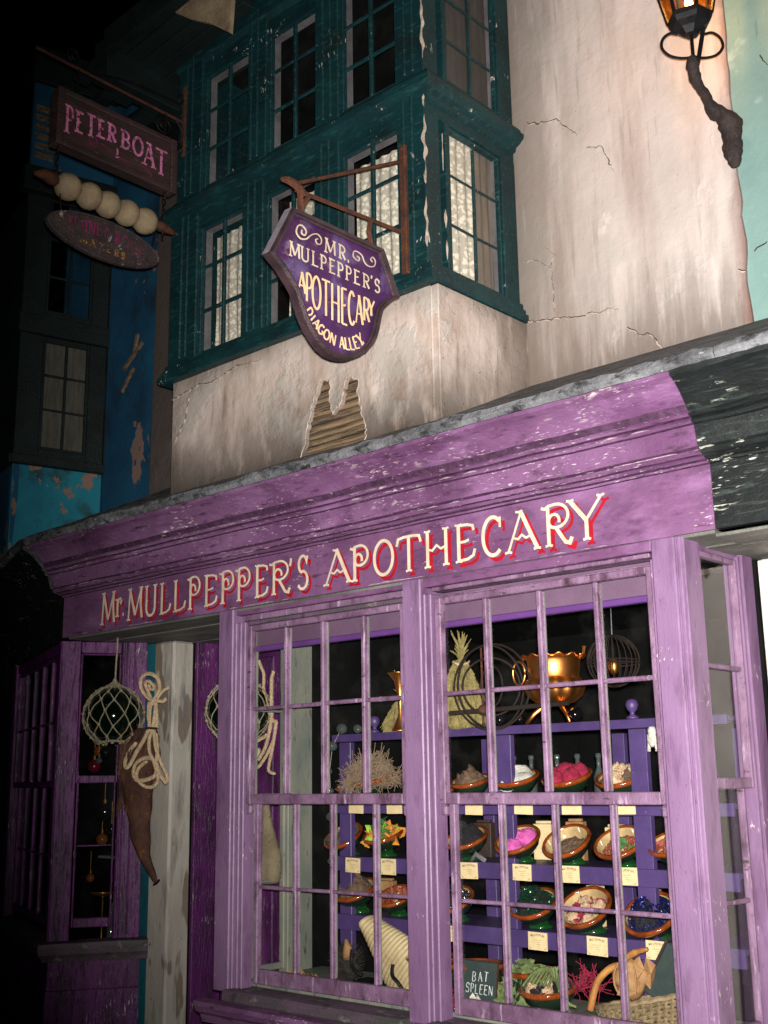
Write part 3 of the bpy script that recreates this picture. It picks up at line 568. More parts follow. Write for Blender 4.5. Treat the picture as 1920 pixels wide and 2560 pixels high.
# --- windows
def frame_mx(origin, ud):
    u = Vector((ud[0], ud[1], 0)).normalized(); d = Vector((-u.y, u.x, 0))   # depth = inward
    m = Matrix.Identity(4)
    for r in range(3): m[r][0] = u[r]; m[r][1] = d[r]; m[r][2] = (0, 0, 1)[r]; m[r][3] = origin[r]
    return m
def sash(parent, mx, u0, u1, z0, z1, cols, rows, y0=0, y1=.035, stile=.03, rail0=.03, rail1=.03, mw=.018, m='purple_sash', gm='glass', name='sash', inner=None, lab=None, tilt=0):
    """cols/rows are muntin centre lines"""
    mb = MB()
    mb.box(u0, u0+stile, y0, y1, z0, z1, mx); mb.box(u1-stile, u1, y0, y1, z0, z1, mx)
    mb.box(u0+stile, u1-stile, y0+.001, y1-.001, z0, z0+rail0, mx); mb.box(u0+stile, u1-stile, y0+.001, y1-.001, z1-rail1, z1, mx)
    fr = mb.build(name, m, parent, bevel=.004, jitter=.002, label=lab)
    us = [u0+stile]+list(cols)+[u1-stile]; zr = [z0+rail0]+list(rows)+[z1-rail1]
    yc = (y0+y1)/2
    def wob(): return random.uniform(-.0015, .0015)
    for c in cols:
        q = MB(); dx = wob(); q.box(c-mw/2+dx, c+mw/2+dx, y0+.004, y1-.006, z0+rail0, z1-rail1, mx)
        if inner: q.mi = 1; q.box(c-mw/2+dx+.001, c+mw/2+dx-.001, y1-.006, y1+.010, z0+rail0, z1-rail1, mx)
        q.build('muntin', [m, inner] if inner else m, fr, bevel=.0045 if mw > .012 else .002, jitter=.0025)
    for r_ in rows:
        for a, b in zip(us, us[1:]):
            q = MB(); q.box(a+(mw/2 if a != us[0] else 0), b-(mw/2 if b != us[-1] else 0), y0+.007, y1-.008, r_-mw*.42+wob(), r_+mw*.42, mx)
            q.build('muntin', m, fr, bevel=.004 if mw > .012 else .002, jitter=.003)
    for a, b in zip(us, us[1:]):
        for c, d_ in zip(zr, zr[1:]):
            q = MB(); t1, t2 = random.uniform(-.002, .002)+tilt, random.uniform(-.002, .002)-tilt
            yy = y1-.012
            vs = [(a-.003, yy+t1, c-.003), (b+.003, yy+t2, c-.003), (b+.003, yy-t1, d_+.003), (a-.003, yy-t2, d_+.003)]
            vs = [mx @ Vector(v) for v in vs]; nn = (mx.to_3x3() @ Vector((0, .003, 0))); vs += [v+nn for v in vs]
            q.add(vs, [(0, 1, 2, 3), (4, 7, 6, 5), (0, 4, 5, 1), (1, 5, 6, 2), (2, 6, 7, 3), (3, 7, 4, 0)])
            q.build('pane', gm, fr)
    return fr
def bx(name, m, mx, dims, parent, bevel=.004, jit=.002, **k): return B(name, m, dims, parent, bevel=bevel, mx=mx, jitter=jit, **k)
F0 = frame_mx((0, 0, 0), (1, 0)); I4 = F0
# shop front pilasters and head
PP = 'purple_post'
def pilaster(x0, x1, y0=-.012, z0=.70, z1=2.418):
    mb = MB(); mb.box(x0, x1, y0, .10, z0, z1); p = mb.build('pilaster', PP, shop, bevel=.005, jitter=.003)
    return p
pilaster(-4.372, -4.268); pilaster(-3.19, -3.088); pilaster(-2.018, -1.928)
for x0, x1, yy in ((-4.264, -4.250, -.004), (-4.247, -4.232, .010), (-4.229, -4.214, .02), (-3.212, -3.194, .012), (-3.084, -3.070, -.004), (-3.066, -3.050, .010), (-2.040, -2.022, .012), (-1.924, -1.908, -.004), (-1.905, -1.896, .004)):
    B('casing_bead', PP, (x0, x1, yy, .085, .70, 2.416 if x0 > -1.95 or False else 2.352), shop, bevel=.004, jitter=.002)
B('head_rail', 'purple', (-4.262, -3.196, .004, .09, 2.385, 2.416), shop, jitter=.002)
B('head_rail', 'purple', (-3.082, -2.024, -.002, .09, 2.378, 2.416), shop, jitter=.002)
B('head_bead', 'purple_sash', (-4.232, -3.212, .018, .09, 2.356, 2.383), shop, jitter=.002)
B('head_bead', 'purple_sash', (-3.050, -2.040, .014, .09, 2.360, 2.376), shop, jitter=.002)
B('head_bead', 'sill', (-4.212, -3.214, .030, .09, 2.336, 2.354), shop, jitter=.003)
# windows
for k, (xa, xb, cu, cl) in enumerate(((-4.212, -3.214, (-3.954, -3.712, -3.461), (-3.93, -3.70, -3.445)), (-3.048, -2.040, (-2.797, -2.54, -2.285), (-2.785, -2.54, -2.292)))):
    win = B('window_frame', 'purple_sash', (xa, xb, .085, .12, 2.335-.002, 2.354-.004), shop)
    sash(win, F0, xa, xb, 1.512, 2.334, cu, (1.943,), .030, .066, .030, .044, .028, mw=.020, inner='inner', name='upper_sash')
    sash(win, F0, xa+.016, xb-.016, .735, 1.540, cl, (1.148,), .068, .100, .028, .062, .026, mw=.018, inner='inner', name='lower_sash')
    for x in (xa+.002, xb-.032):
        mb = MB(); mb.box(x, x+.03, .032, .062, 1.468, 1.511); mb.build('sash_horn', 'purple_sash', win, bevel=.008)
sw = .72
B('window_sill', 'sill', (-4.268, -3.192, -.055, .11, .665, .716), shop, bevel=.01, jitter=.006)
B('window_sill', 'sill', (-3.086, -2.020, -.055, .11, .665, .716), shop, bevel=.01, jitter=.006)
sweep('sill_moulding', 'purple', [(0, .56), (.03, .565), (.045, .60), (.07, .615), (.085, .64), (.085, .660), (.02, .664)], [(-4.42, 0), (-1.86, 0)], shop, jit=.002)
B('stall_riser', 'purple', (-4.372, -1.90, .002, .06, .12, .562), shop)
# right return of the shop bay, facing the doorway on the right
FR = frame_mx((-1.896, 0, 0), (0, 1))
bx('corner_post', PP, FR, (-.001, .115, -.0, .07, .70, 2.416), shop)
bx('corner_post', PP, FR, (.440, .53, .002, .07, .12, 2.416), shop)
bx('casing_bead', PP, FR, (.418, .438, .008, .07, .70, 2.40), shop)
rw = bx('window_frame', PP, FR, (.118, .438, .02, .06, 2.385, 2.412), shop)
sash(rw, FR, .116, .417, 1.56, 2.384, (), (1.98,), .012, .045, .018, .038, .02, mw=.022, name='upper_sash')
sash(rw, FR, .122, .411, .74, 1.585, (), (1.182,), .047, .075, .018, .05, .02, mw=.020, name='lower_sash', inner=None)
bx('window_sill', 'sill', FR, (.0, .53, -.04, .10, .665, .716), shop)
# left return: inner posts seen through the glass
FL = frame_mx((-4.372, .55, 0), (0, -1))
for a, b, mm in ((.0, .165, 'inner'), (.36, .54, 'inner')):
    bx('corner_post', mm, FL, (a, b, .002, .065, .70, 2.40), shop)
lw = bx('window_frame', 'inner', FL, (.155, .39, .01, .05, 2.33, 2.36), shop)
sash(lw, FL, .157, .388, .75, 2.32, (), (1.15, 1.55, 1.95), .01, .04, .012, .03, .02, mw=.012, m='inner', name='side_sash')
# display bed, header board, dark room
B('display_bed', 'inner', (-4.31, -1.97, .105, .62, .66, .735), shop)
B('header_board', 'header', (-4.32, -1.97, .175, .20, 2.256, 2.40), shop, bevel=.002)
B('header_edge', 'header2', (-4.32, -1.97, .165, .20, 2.230, 2.255), shop, bevel=.004)
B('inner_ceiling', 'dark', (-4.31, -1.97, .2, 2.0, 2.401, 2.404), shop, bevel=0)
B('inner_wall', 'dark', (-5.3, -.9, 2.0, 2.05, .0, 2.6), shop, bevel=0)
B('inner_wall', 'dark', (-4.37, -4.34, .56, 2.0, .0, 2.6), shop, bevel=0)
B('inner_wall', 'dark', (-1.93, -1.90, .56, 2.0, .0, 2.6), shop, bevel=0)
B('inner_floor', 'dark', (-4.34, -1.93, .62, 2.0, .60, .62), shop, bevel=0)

# --- entrance: pillar, teal board, door
B('pillar', 'pillar', (-5.51, -5.33, .45, .60, .12, 2.402), shop, bevel=.012, jitter=.006)
B('teal_board', 'teal_board', (-5.66, -5.52, .47, .60, .12, 2.402), shop, jitter=.003)
door = B('door', 'purple_deep_dim', (-5.30, -4.40, .80, .85, .12, 2.40), shop, bevel=.003)
for a, b in ((-5.27, -5.16), (-5.13, -4.86), (-4.82, -4.56), (-4.53, -4.42)):
    B('door_panel', 'purple_deep_dim', (a, b, .782, .799, .3, 2.3), door, bevel=.006, jitter=.002)
B('door_post', 'purple_deep_dim', (-5.328, -5.302, .60, .80, .12, 2.402), shop)
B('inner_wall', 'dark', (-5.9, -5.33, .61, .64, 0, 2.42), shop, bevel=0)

# --- left bay: canted face and oblique wing
CD = Vector((.541, .841)); FC = frame_mx((C0.x, C0.y, 0), CD)
bx('corner_post', 'purple_deep_dim', FC, (0, .105, -.008, .06, .80, 2.402), shop, label='dark purple corner post of the left bay')
bx('corner_post', 'purple_deep_dim', FC, (.332, .474, .002, .06, .80, 2.402), shop)
for a, b, yy in ((.336, .350, -.008), (.356, .366, -.004), (.40, .410, -.006)): bx('casing_bead', 'purple_deep_dim', FC, (a, b, yy, .05, .82, 2.40), shop)
cw = bx('window_frame', 'purple_deep_dim', FC, (.107, .33, .004, .05, 2.335, 2.40), shop)
sash(cw, FC, .106, .331, 1.62, 2.334, (), (), .006, .036, .012, .042, .01, name='upper_sash', tilt=.008, m='purple_deep_dim')
sash(cw, FC, .112, .325, .86, 1.635, (), (1.285,), .038, .064, .012, .05, .012, mw=.011, name='lower_sash', tilt=.008, m='purple_deep_dim')
sweep('left_bay_sill', 'sill', [(-.06, .70), (.035, .70), (.045, .72), (.06, .74), (.065, .775), (.06, .795), (-.06, .80)], [C0+W*2.2, C0, C0+CD*.52], shop, jit=.003)
sweep('left_bay_riser', 'purple_deep_dim', [(-.02, .12), (.004, .12), (.004, .55), (-.002, .555), (-.002, .70)], [C0+W*2.2, C0, C0+CD*.48], shop, jit=.002)
# wing (runs away to the left, black upper fascia)
sweep('wing_fascia', 'black_paint', FASC, [wing_end, C0], shop, jit=.001)
sweep('wing_cornice', 'black_paint', CORN, [wing_end, C0], shop, jit=.003)
lead('wing_flashing', [wing_end, C0], shop)
FW = frame_mx((C0.x+W.x*2.2, C0.y+W.y*2.2, 0), -W)
bx('corner_post', 'purple_deep_dim', FW, (2.13, 2.199, -.006, .06, .80, 2.402), shop)
bx('corner_post', 'purple_deep_dim', FW, (.60, .73, -.006, .06, .80, 2.402), shop)
ww = bx('window_frame', 'purple_deep_dim', FW, (.735, 2.125, .004, .05, 2.34, 2.402), shop)
sash(ww, FW, .735, 2.125, 1.60, 2.335, (1.01, 1.29, 1.57, 1.85), (1.96,), .01, .04, .03, .035, .02, name='upper_sash', gm='glass_dull', m='purple_deep_dim')
sash(ww, FW, .745, 2.115, .84, 1.62, (1.01, 1.29, 1.57, 1.85), (1.22,), .042, .07, .03, .045, .02, name='lower_sash', gm='glass_dull', m='purple_deep_dim')
bx('wing_wall', 'black_paint', FW, (-.8, .60, .0, .06, .12, 2.42), shop)
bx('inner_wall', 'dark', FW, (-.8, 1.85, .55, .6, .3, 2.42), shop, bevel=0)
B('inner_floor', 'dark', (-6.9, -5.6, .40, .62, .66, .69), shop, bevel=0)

# --- upper bay: dark green timber
G = 'green'
bay_z0, bay_z1 = 3.69, 5.62
def gb(name, d, bev=.005, m=G, jit=.003): return B(name, m, d, shop, bevel=bev, jitter=jit)
gb('bay_post', (-4.83, -4.60, -.02, .08, 3.79, 4.64)); gb('bay_post', (-4.235, -4.075, -.02, .082, 3.79, 4.64)); gb('bay_post', (-3.703, -3.535, -.02, .082, 3.79, 4.64)); gb('bay_post', (-3.163, -2.995, -.02, .082, 3.79, 4.64))
gb('bay_post', (-4.79, -4.585, -.02, .082, 4.70, 5.62)); gb('bay_post', (-4.205, -4.06, -.02, .082, 4.70, 5.62)); gb('bay_post', (-3.697, -3.535, -.02, .082, 4.70, 5.62)); gb('bay_post', (-3.168, -2.995, -.02, .082, 4.70, 5.62))
for x in (-4.70, -4.155, -3.62, -3.09):   # reeding on the posts
    for dx in (-.025, .025):
        gb('post_bead', (x+dx-.009, x+dx+.009, -.034, -.018, 3.80, 4.62), .005); gb('post_bead', (x+dx-.009+.012, x+dx+.009+.012, -.034, -.018, 4.74, 5.6), .005)
sweep('bay_sill', G, [(-.05, 3.688), (.045, 3.690), (.05, 3.70), (.05, 3.725), (.035, 3.735), (.035, 3.755), (.022, 3.765), (.02, 3.79), (-.05, 3.795)], [(-4.88, .60), (-4.83, 0), (-2.997, 0), (-2.997, .66)], shop, jit=.002)
sweep('bay_band', G, [(-.05, 4.520), (.002, 4.523), (.002, 4.585), (.018, 4.592), (.022, 4.612), (.045, 4.622), (.068, 4.640), (.070, 4.662), (.052, 4.672), (.052, 4.690), (.040, 4.705), (.018, 4.715), (.004, 4.745), (-.05, 4.75)], [(-4.88, .60), (-4.83, 0), (-2.997, 0), (-2.997, .66)], shop, jit=.003)
sweep('bay_head', G, [(-.05, 5.432), (.003, 5.434), (.003, 5.52), (.03, 5.55), (.035, 5.7), (-.05, 5.7)], [(-4.88, .60), (-4.79, 0), (-2.997, 0), (-2.997, .66)], shop, jit=.003)
gb('bay_roof_wall', (-4.79, -3.0, .02, .66, 5.7, 7.5)); gb('bay_cheek', (-4.86, -4.80, .12, .65, 3.79, 4.64)); gb('bay_cheek', (-4.84, -4.78, .12, .65, 4.7, 5.7))
FB = frame_mx((-2.997, 0, 0), (0, 1))
for z0, z1 in ((3.79, 4.53), (4.74, 5.44)):
    bx('bay_post', G, FB, (.121, .150, -.004, .08, z0, z1), shop); bx('bay_post', G, FB, (.540, .652, -.006, .10, z0, z1), shop)
def baywin(x0, x1, z0, z1, rows):
    # deep grey jamb on the left side and head, dark green sash with one upright
    fr = B('bay_window', G, (x0-.012, x1+.012, .0, .10, z0-.02, z0), shop, bevel=.003)
    for d in ((x0-.004, x0+.002, .035, .082, z0, z1), (x1-.002, x1+.004, .035, .082, z0, z1)): B('jamb', 'jamb', d, fr, bevel=0)
    B('jamb', 'jamb', (x0, x1, .035, .082, z1-.004, z1+.004), fr, bevel=0)
    xm = (x0+x1)/2+.004
    sash(fr, F0, x0, x1, z0, z1, (xm,), rows, .004, .034, .012, .012, .012, mw=.022, m=G, name='casement', gm='glass')
    return fr
for x0, x1 in ((-4.598, -4.237), (-4.073, -3.705), (-3.533, -3.165)): baywin(x0, x1, 3.80, 4.521, (4.04, 4.288))
for x0, x1 in ((-4.583, -4.207), (-4.058, -3.699), (-3.533, -3.170)): baywin(x0, x1, 4.752, 5.432, (4.98, 5.21))
for z0, z1, rows in ((3.80, 4.521, (4.04, 4.285)), (4.752, 5.432, (4.98, 5.21))):
    fr = bx('bay_window', G, FB, (.15, .54, .0, .08, z0-.02, z0), shop)
    for a, b in ((.146, .152), (.538, .544)): bx('jamb', 'jamb', FB, (a, b, .035, .06, z0, z1), fr, bevel=0, jit=0)
    sash(fr, FB, .150, .540, z0, z1, (.345,), rows, .004, .03, .014, .014, .014, mw=.016, m=G, name='casement', gm='glass')
# flaked paint showing pale wood down the corner of the bay
for z0, z1, s_ in ((4.78, 5.12, 1), (5.18, 5.34, 2), (4.16, 4.50, 3), (3.86, 4.10, 4), (4.54, 4.60, 6)):
    mb = MB(); n = int((z1-z0)/.008); vs = []
    for i in range(n+1):
        z = z0+(z1-z0)*i/n; t = math.sin(PI*i/n)**.5; w1 = .020*t*max(0, .45+noise.noise(Vector((s_, z*14, 0)))*1.3); w2 = .014*t*max(0, .4+noise.noise(Vector((s_, 9, z*17)))*1.4)
        vs += [(-2.9935-w1, -.0225, z), (-2.9925, -.0235, z), (-2.9925, -.0225+w2, z)]
    mb.add(vs, [(i*3+j, i*3+j+1, i*3+j+4, i*3+j+3) for i in range(n) for j in range(2)]); mb.build('flaked_edge', 'crack_edge', shop)
for z0, z1, y_, s_ in ((4.27, 4.46, .10, 7), (3.99, 4.12, .108, 8), (3.84, 3.94, .112, 9)):
    mb = MB(); n = int((z1-z0)/.008); vs = []
    for i in range(n+1):
        z = z0+(z1-z0)*i/n; t = math.sin(PI*i/n)**.5; w1 = .012*t*max(0, .45+noise.noise(Vector((s_, z*14, 0)))*1.3)
        vs += [(-2.9925, y_-w1, z), (-2.9925, y_+w1, z)]
    mb.add(vs, [(i*2, i*2+1, i*2+3, i*2+2) for i in range(n)]); mb.build('flaked_edge', 'crack_edge', shop)
# curtains: hung cloth with folds
def curtain(axis, a, b, z0, z1, dep, m, folds=9, amp=.012, label=None):
    n = folds*6; K = 14; vs = []
    for k in range(K+1):
        z = z1-(z1-z0)*k/K
        for i in range(n+1):
            t = i/n; u = a+(b-a)*t; d = dep+amp*math.sin(t*folds*2*PI+.5*math.sin(k*.3))*(.5+.5*k/K)
            vs.append((u, d, z) if axis == 'y' else (dep_x-d, u, z))
    mb = MB(); mb.add(vs, [(k*(n+1)+i, k*(n+1)+i+1, (k+1)*(n+1)+i+1, (k+1)*(n+1)+i) for k in range(K) for i in range(n)])
    return mb.build('curtain', m, None, smooth=True)
dep_x = -2.997
cur = []
cg = 'lace curtains hung in the green bay window'
tag(curtain('y', -4.69, -4.47, 3.76, 4.56, .19, 'lace', 3), 'white lace curtain in the leftmost lower window of the green bay', 'curtain', cg)
tag(curtain('y', -4.10, -3.88, 3.76, 4.56, .19, 'lace', 3), 'white lace curtain behind the hanging shop sign in the middle lower bay window', 'curtain', cg)
tag(curtain('y', -3.62, -3.29, 3.76, 4.56, .19, 'lace', 5), 'white lace curtain in the lower bay window beside the rusty sign bracket', 'curtain', cg)
tag(curtain('x', .14, .405, 3.76, 4.56, .055, 'lace', 4), 'pale lace curtain behind the near half of the lower side window of the bay', 'curtain', cg)
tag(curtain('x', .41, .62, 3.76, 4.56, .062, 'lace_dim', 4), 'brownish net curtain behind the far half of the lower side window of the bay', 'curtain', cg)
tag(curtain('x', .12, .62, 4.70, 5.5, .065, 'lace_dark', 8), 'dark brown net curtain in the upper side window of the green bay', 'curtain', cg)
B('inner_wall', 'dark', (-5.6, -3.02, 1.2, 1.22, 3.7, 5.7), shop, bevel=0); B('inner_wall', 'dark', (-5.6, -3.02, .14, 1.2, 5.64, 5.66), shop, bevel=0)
for a, b, z in ((-4.95, -4.70, 3.90), (-4.95, -4.70, 4.14), (-4.95, -4.70, 4.32)): B('shelf_slat', 'lath', (a, b, .32, .36, z, z+.02), shop)

# ================================================================== right neighbours
nb = thing('neighbour_shopfront', 'black painted shopfront cornice with flaking paint joining the purple fascia', 'shopfront', (-1.2, .5, .12))
sweep('fascia', 'black_paint', FASC, [(-1.774, 0), (-.3, 0)], nb, jit=.001)
sweep('cornice', 'black_paint', CORN, [(-1.774, 0), (-.3, 0)], nb, jit=.0035)
lead('lead_flashing', [(-1.598, 0), (-.3, 0)], nb)
for i in range(3): B('soffit_board', 'soffit', (-1.778, -.3, .002+i*.2, .198+i*.2, 2.392, 2.404), nb, bevel=.002)
B('white_wall', 'white_wall', (-1.878, -.3, .56, .7, .12, 2.40), nb)
B('door_jamb', 'white_wall', (-1.860, -1.70, .49, .558, .12, 2.385), nb, jitter=.004)
tw = thing('teal_building', 'tall pale teal plaster wall behind the lantern bracket', 'building', (-1.0, .7, .12))
B('wall', 'teal_plaster', (-1.90, .5, .672, .9, 2.9, 8), tw, bevel=0)
crack([(-1.735, 4.545), (-1.727, 4.509), (-1.696, 4.482)], .672, .006, tw, edge=False); crack([(-1.836, 3.685), (-1.812, 3.707), (-1.782, 3.712)], .672, .006, tw, edge=False)

# ================================================================== blue building on the left
bl = thing('blue_building', 'dark blue plastered building with a black framed bay window and turquoise panel', 'building', (-6.8, .9, .12))
mb = MB()
vs = []; nx, nz_ = 12, 40
for i in range(nz_+1):
    for j in range(nx+1):
        x = -7.4+1.62*j/nx; z = 2.8+4.4*i/nz_; vs.append((x, .9+.012*noise.noise(Vector((x*2, 0, z*2))), z))
mb.add(vs, [(i*(nx+1)+j, i*(nx+1)+j+1, (i+1)*(nx+1)+j+1, (i+1)*(nx+1)+j) for i in range(nz_) for j in range(nx)]); mb.build('wall', 'blue_wall', bl)
a14 = R(14); A0 = Vector((-6.80-math.sin(a14)*.62, .9-math.cos(a14)*.62)); BD = Vector((math.sin(a14), math.cos(a14)))
FBL = frame_mx((A0.x, A0.y, 0), BD)          # u from the street edge (0) to the wall (.62)
FBF = frame_mx((A0.x-1.0*math.cos(a14), A0.y+1.0*math.sin(a14), 0), (math.cos(a14), -math.sin(a14)))
bx('panel', 'blue_panel', FBL, (0, .62, 0, .05, 3.0, 3.735), bl)
bx('panel', 'blue_wall', FBF, (0, 1.0, .001, .05, 3.0, 3.735), bl)
GD = 'green_dark'
bx('sill', GD, FBL, (-.02, .63, -.035, .05, 3.737, 3.80), bl); bx('sill', GD, FBF, (0, 1.02, -.035, .05, 3.737, 3.80), bl)
for a, b in ((0, .165), (.50, .62)):
    bx('post', GD, FBL, (a, b, 0, .05, 3.80, 4.68), bl); bx('post', GD, FBL, (a, b, 0, .05, 4.82, 5.74), bl)
bx('post', GD, FBF, (0, 1.0, 0, .05, 3.80, 5.74), bl)
bx('transom', GD, FBL, (-.02, .63, -.03, .05, 4.68, 4.82), bl)
w1 = bx('window', GD, FBL, (.165, .50, .0, .04, 3.80, 3.86), bl)
sash(w1, FBL, .165, .50, 3.86, 4.68, (.335,), (4.15, 4.40), .004, .034, .02, .02, .04, mw=.020, m=GD, name='casement', gm='glass_dull')
w2 = bx('window', GD, FBL, (.165, .50, .0, .04, 4.822, 4.86), bl)
sash(w2, FBL, .165, .50, 4.86, 5.74, (.335,), (5.14, 5.43), .004, .034, .02, .02, .02, mw=.018, m=GD, name='casement', gm='glass_dull')
mb = MB(); mb.box(.15, .52, .07, .075, 3.82, 4.68, FBL); tag(mb.build('curtain', 'lace_old', None), 'dim grey net curtain in the black framed window over the turquoise panel', 'curtain')
bx('ledge', GD, FBL, (-.05, .64, -.06, .05, 5.745, 5.93), bl, jit=.01)
bx('panel', 'blue_wall', FBL, (0, .62, 0, .05, 5.93, 6.62), bl)
for i in range(6): bx('lath', 'lath', FBL, (.02, .16+.03*math.sin(i), -.006, .0, 6.02+i*.075, 6.07+i*.075), bl)
bx('post', GD, FBL, (-.02, .64, -.04, .05, 6.62, 6.9), bl)
for x, z, L_, r_ in ((-6.45, 4.52, .26, 35), (-6.5, 4.36, .20, 50), (-6.42, 4.60, .16, 75)):
    mx = Matrix.Translation((x, .885, z)) @ Matrix.Rotation(-R(r_), 4, 'Y'); B('lath', 'lath', (-L_/2, L_/2, -.012, .006, -.014, .014), bl, mx=mx, jitter=.006)
bx('gap_wall', GD, FBL, (.62, .66, -.02, .05, 3.0, 5.74), bl)
# overhanging dark timber jetty above
je = thing('timber_jetty', 'rough dark timber jetty jutting out above the left end of the green bay', 'jetty', (-4.9, .3, 5.7))
for i in range(7):
    t = i/6; mx = Matrix.Translation((-4.55, -.35+t*.55, 5.62-.03*t)) @ Matrix.Rotation(R(-4), 4, 'Y')
    B('board', GD, (-.75+.10*math.sin(i*2.1), .45+.05*math.sin(i*1.3), -.04, .045, -.02, .02), je, mx=mx, jitter=.012)
B('beam', GD, (-5.05, -4.92, -.42, .5, 5.40, 5.64), je, jitter=.02); B('beam', GD, (-4.9, -4.05, -.46, -.40, 5.50, 5.66), je, jitter=.02)
# hanging board at the top
mb = MB(); pr = [(-4.70, 5.83), (-4.577, 5.714), (-4.45, 5.60), (-4.328, 5.503), (-4.17, 5.40), (-4.012, 5.271), (-4.0, 5.45), (-3.99, 5.66), (-4.02, 5.9), (-4.4, 6.0)]
n = len(pr); mb.add([(x, -.31, z) for x, z in pr]+[(x, -.285, z) for x, z in pr], [tuple(range(n)), tuple(range(2*n-1, n-1, -1))]+[(i, (i+1) % n, n+(i+1) % n, n+i) for i in range(n)])
o = mb.build('hanging_board', 'parchment', None, jitter=.01); tag(o, 'torn stained yellowish board hanging at the very top above the green bay', 'board')
# ================================================================== lettering on the fascia
FM = lambda u, v, d: Vector((u, -d-.002, v))
LT = [('M', -5.378, -5.248, 2.457, 2.620), ('r', -5.243, -5.185, 2.487, 2.580), ('.', -5.185, -5.165, 2.49, 2.50), ('M', -5.137, -5.000, 2.456, 2.614), ('U', -5.015+.03, -4.885, 2.458, 2.612), ('L', -4.862, -4.762, 2.458, 2.610), ('L', -4.751, -4.640, 2.458, 2.610), ('P', -4.632, -4.525, 2.458, 2.612),
      ('E', -4.502, -4.390, 2.458, 2.606), ('P', -4.382, -4.268, 2.458, 2.608), ('P', -4.262, -4.148, 2.458, 2.608), ('E', -4.124, -4.020, 2.458, 2.604), ('R', -4.020, -3.880, 2.458, 2.604), ("'", -3.881, -3.862, 2.559, 2.610), ('S', -3.833, -3.750, 2.458, 2.610),
      ('A', -3.650, -3.485, 2.458, 2.604), ('P', -3.492, -3.376, 2.456, 2.602), ('O', -3.354, -3.233, 2.458, 2.606), ('T', -3.220, -3.080, 2.459, 2.602), ('H', -3.070, -2.925, 2.459, 2.603), ('E', -2.905, -2.790, 2.459, 2.604), ('C', -2.767, -2.655, 2.459, 2.612), ('A', -2.645, -2.487, 2.460, 2.610), ('R', -2.478, -2.345, 2.460, 2.610), ('Y', -2.350, -2.205, 2.462, 2.612)]
for ch, a, b, c, d in LT:
    sw_ = .0150 if a > -3.7 else .0130
    if ch in ".'": sw_ = .010
    mb = MB(); mb.mi = 0
    letter(mb, ch, a, b, c, d, sw_, FM, .0, off=(.0155, -.0175), grow=1.12, th=.001, dd=.0003)
    mb.mi = 1
    letter(mb, ch, a, b, c, d, sw_, FM, .004, th=.002, dd=.0003)
    mb.build('letter', ['red', 'cream'], fascia)

# ================================================================== hanging apothecary sign
SX = -3.1
br = thing('sign_bracket', 'rusty iron bracket on the bay corner post holding the purple shop sign', 'bracket', (SX, 0, 4.05))
mb = MB(); mb.box(SX-.018, SX+.018, -.058, -.036, 3.76, 4.38); mb.build('wall_bar', 'rust', br, bevel=.004, jitter=.004)
mb = MB(); mb.tube([(SX, -.05, 4.30), (SX, -.70, 3.935)], .0085, 6); mb.build('top_rod', 'rust', br)
mb = MB(); mb.tube([(SX, -.05, 3.95), (SX, -.70, 3.905)], .0095, 6); mb.build('lower_rod', 'rust', br)
mb = MB(); mb.tube(smooth3([(SX, -.66, 3.895), (SX, -.70, 3.92), (SX, -.745, 3.925), (SX, -.78, 3.915)], 4), [.018, .019, .02, .02, .021, .021, .02, .019, .018, .016, .014, .012, .008], 8, flat=.6)
mb.tube([(SX, -.69, 3.92), (SX, -.68, 3.86), (SX, -.66, 3.80)], .015, 6, flat=.5); mb.tube([(SX, -.63, 3.905), (SX, -.665, 3.85), (SX, -.68, 3.815)], .011, 6); mb.build('hook_arm', 'rust', br, jitter=.006)
for yy in (-.275, -.262):
    mb = MB(); mb.tube([(SX, yy, 3.925), (SX, yy-.01, 3.88), (SX, yy, 3.83), (SX, yy+.006, 3.795)], .006, 6); mb.build('hanger', 'rust', br)
sg = thing('hanging_shop_sign', 'shield shaped purple hanging sign for the apothecary with cream lettering and dark frame', 'sign', (SX, -.47, 3.5))
OUT = [(-.744, 3.815), (-.213, 3.816), (-.107, 3.61), (-.150, 3.585), (-.19, 3.551), (-.219, 3.52), (-.231, 3.485), (-.243, 3.433), (-.258, 3.39), (-.282, 3.35), (-.318, 3.31), (-.361, 3.28), (-.405, 3.256), (-.451, 3.243), (-.495, 3.238), (-.539, 3.241), (-.58, 3.256), (-.615, 3.281), (-.652, 3.318), (-.682, 3.362), (-.706, 3.412), (-.724, 3.455), (-.752, 3.485), (-.80, 3.53), (-.868, 3.575)]
n = len(OUT)
def inset(P, d):
    k = len(P); o = []
    for i in range(k):
        a = (Vector(P[i])-Vector(P[i-1])).normalized(); b = (Vector(P[(i+1) % k])-Vector(P[i])).normalized()
        na = Vector((a.y, -a.x)); nb_ = Vector((b.y, -b.x)); m_ = (na+nb_).normalized(); m_ = m_/max(.45, m_.dot(na)); o.append(Vector(P[i])+m_*d)
    return o
OUT = inset(OUT, .007); INN = inset(OUT, .025); IN2 = inset(OUT, .018); IN3 = inset(OUT, .006)
mb = MB()
rings = [(OUT, -.020), (OUT, .020), (IN3, .034), (IN2, .030), (IN2, .018), (INN, .014), (INN, .006)]
vs = [Vector((SX+x, p[0], p[1])) for P, x in rings for p in P]
mb.add(vs, [(r*n+i, r*n+(i+1) % n, (r+1)*n+(i+1) % n, (r+1)*n+i) for r in range(len(rings)-1) for i in range(n)])
mb.add([Vector((SX-.020, p[0], p[1])) for p in OUT], [tuple(range(n))]); mb.build('frame', 'sign_frame', sg, jitter=.002)
mb = MB(); e0, e1 = Vector(OUT[-1]), Vector(OUT[0]); en = Vector((-(e1-e0).y, (e1-e0).x)).normalized()*.0025
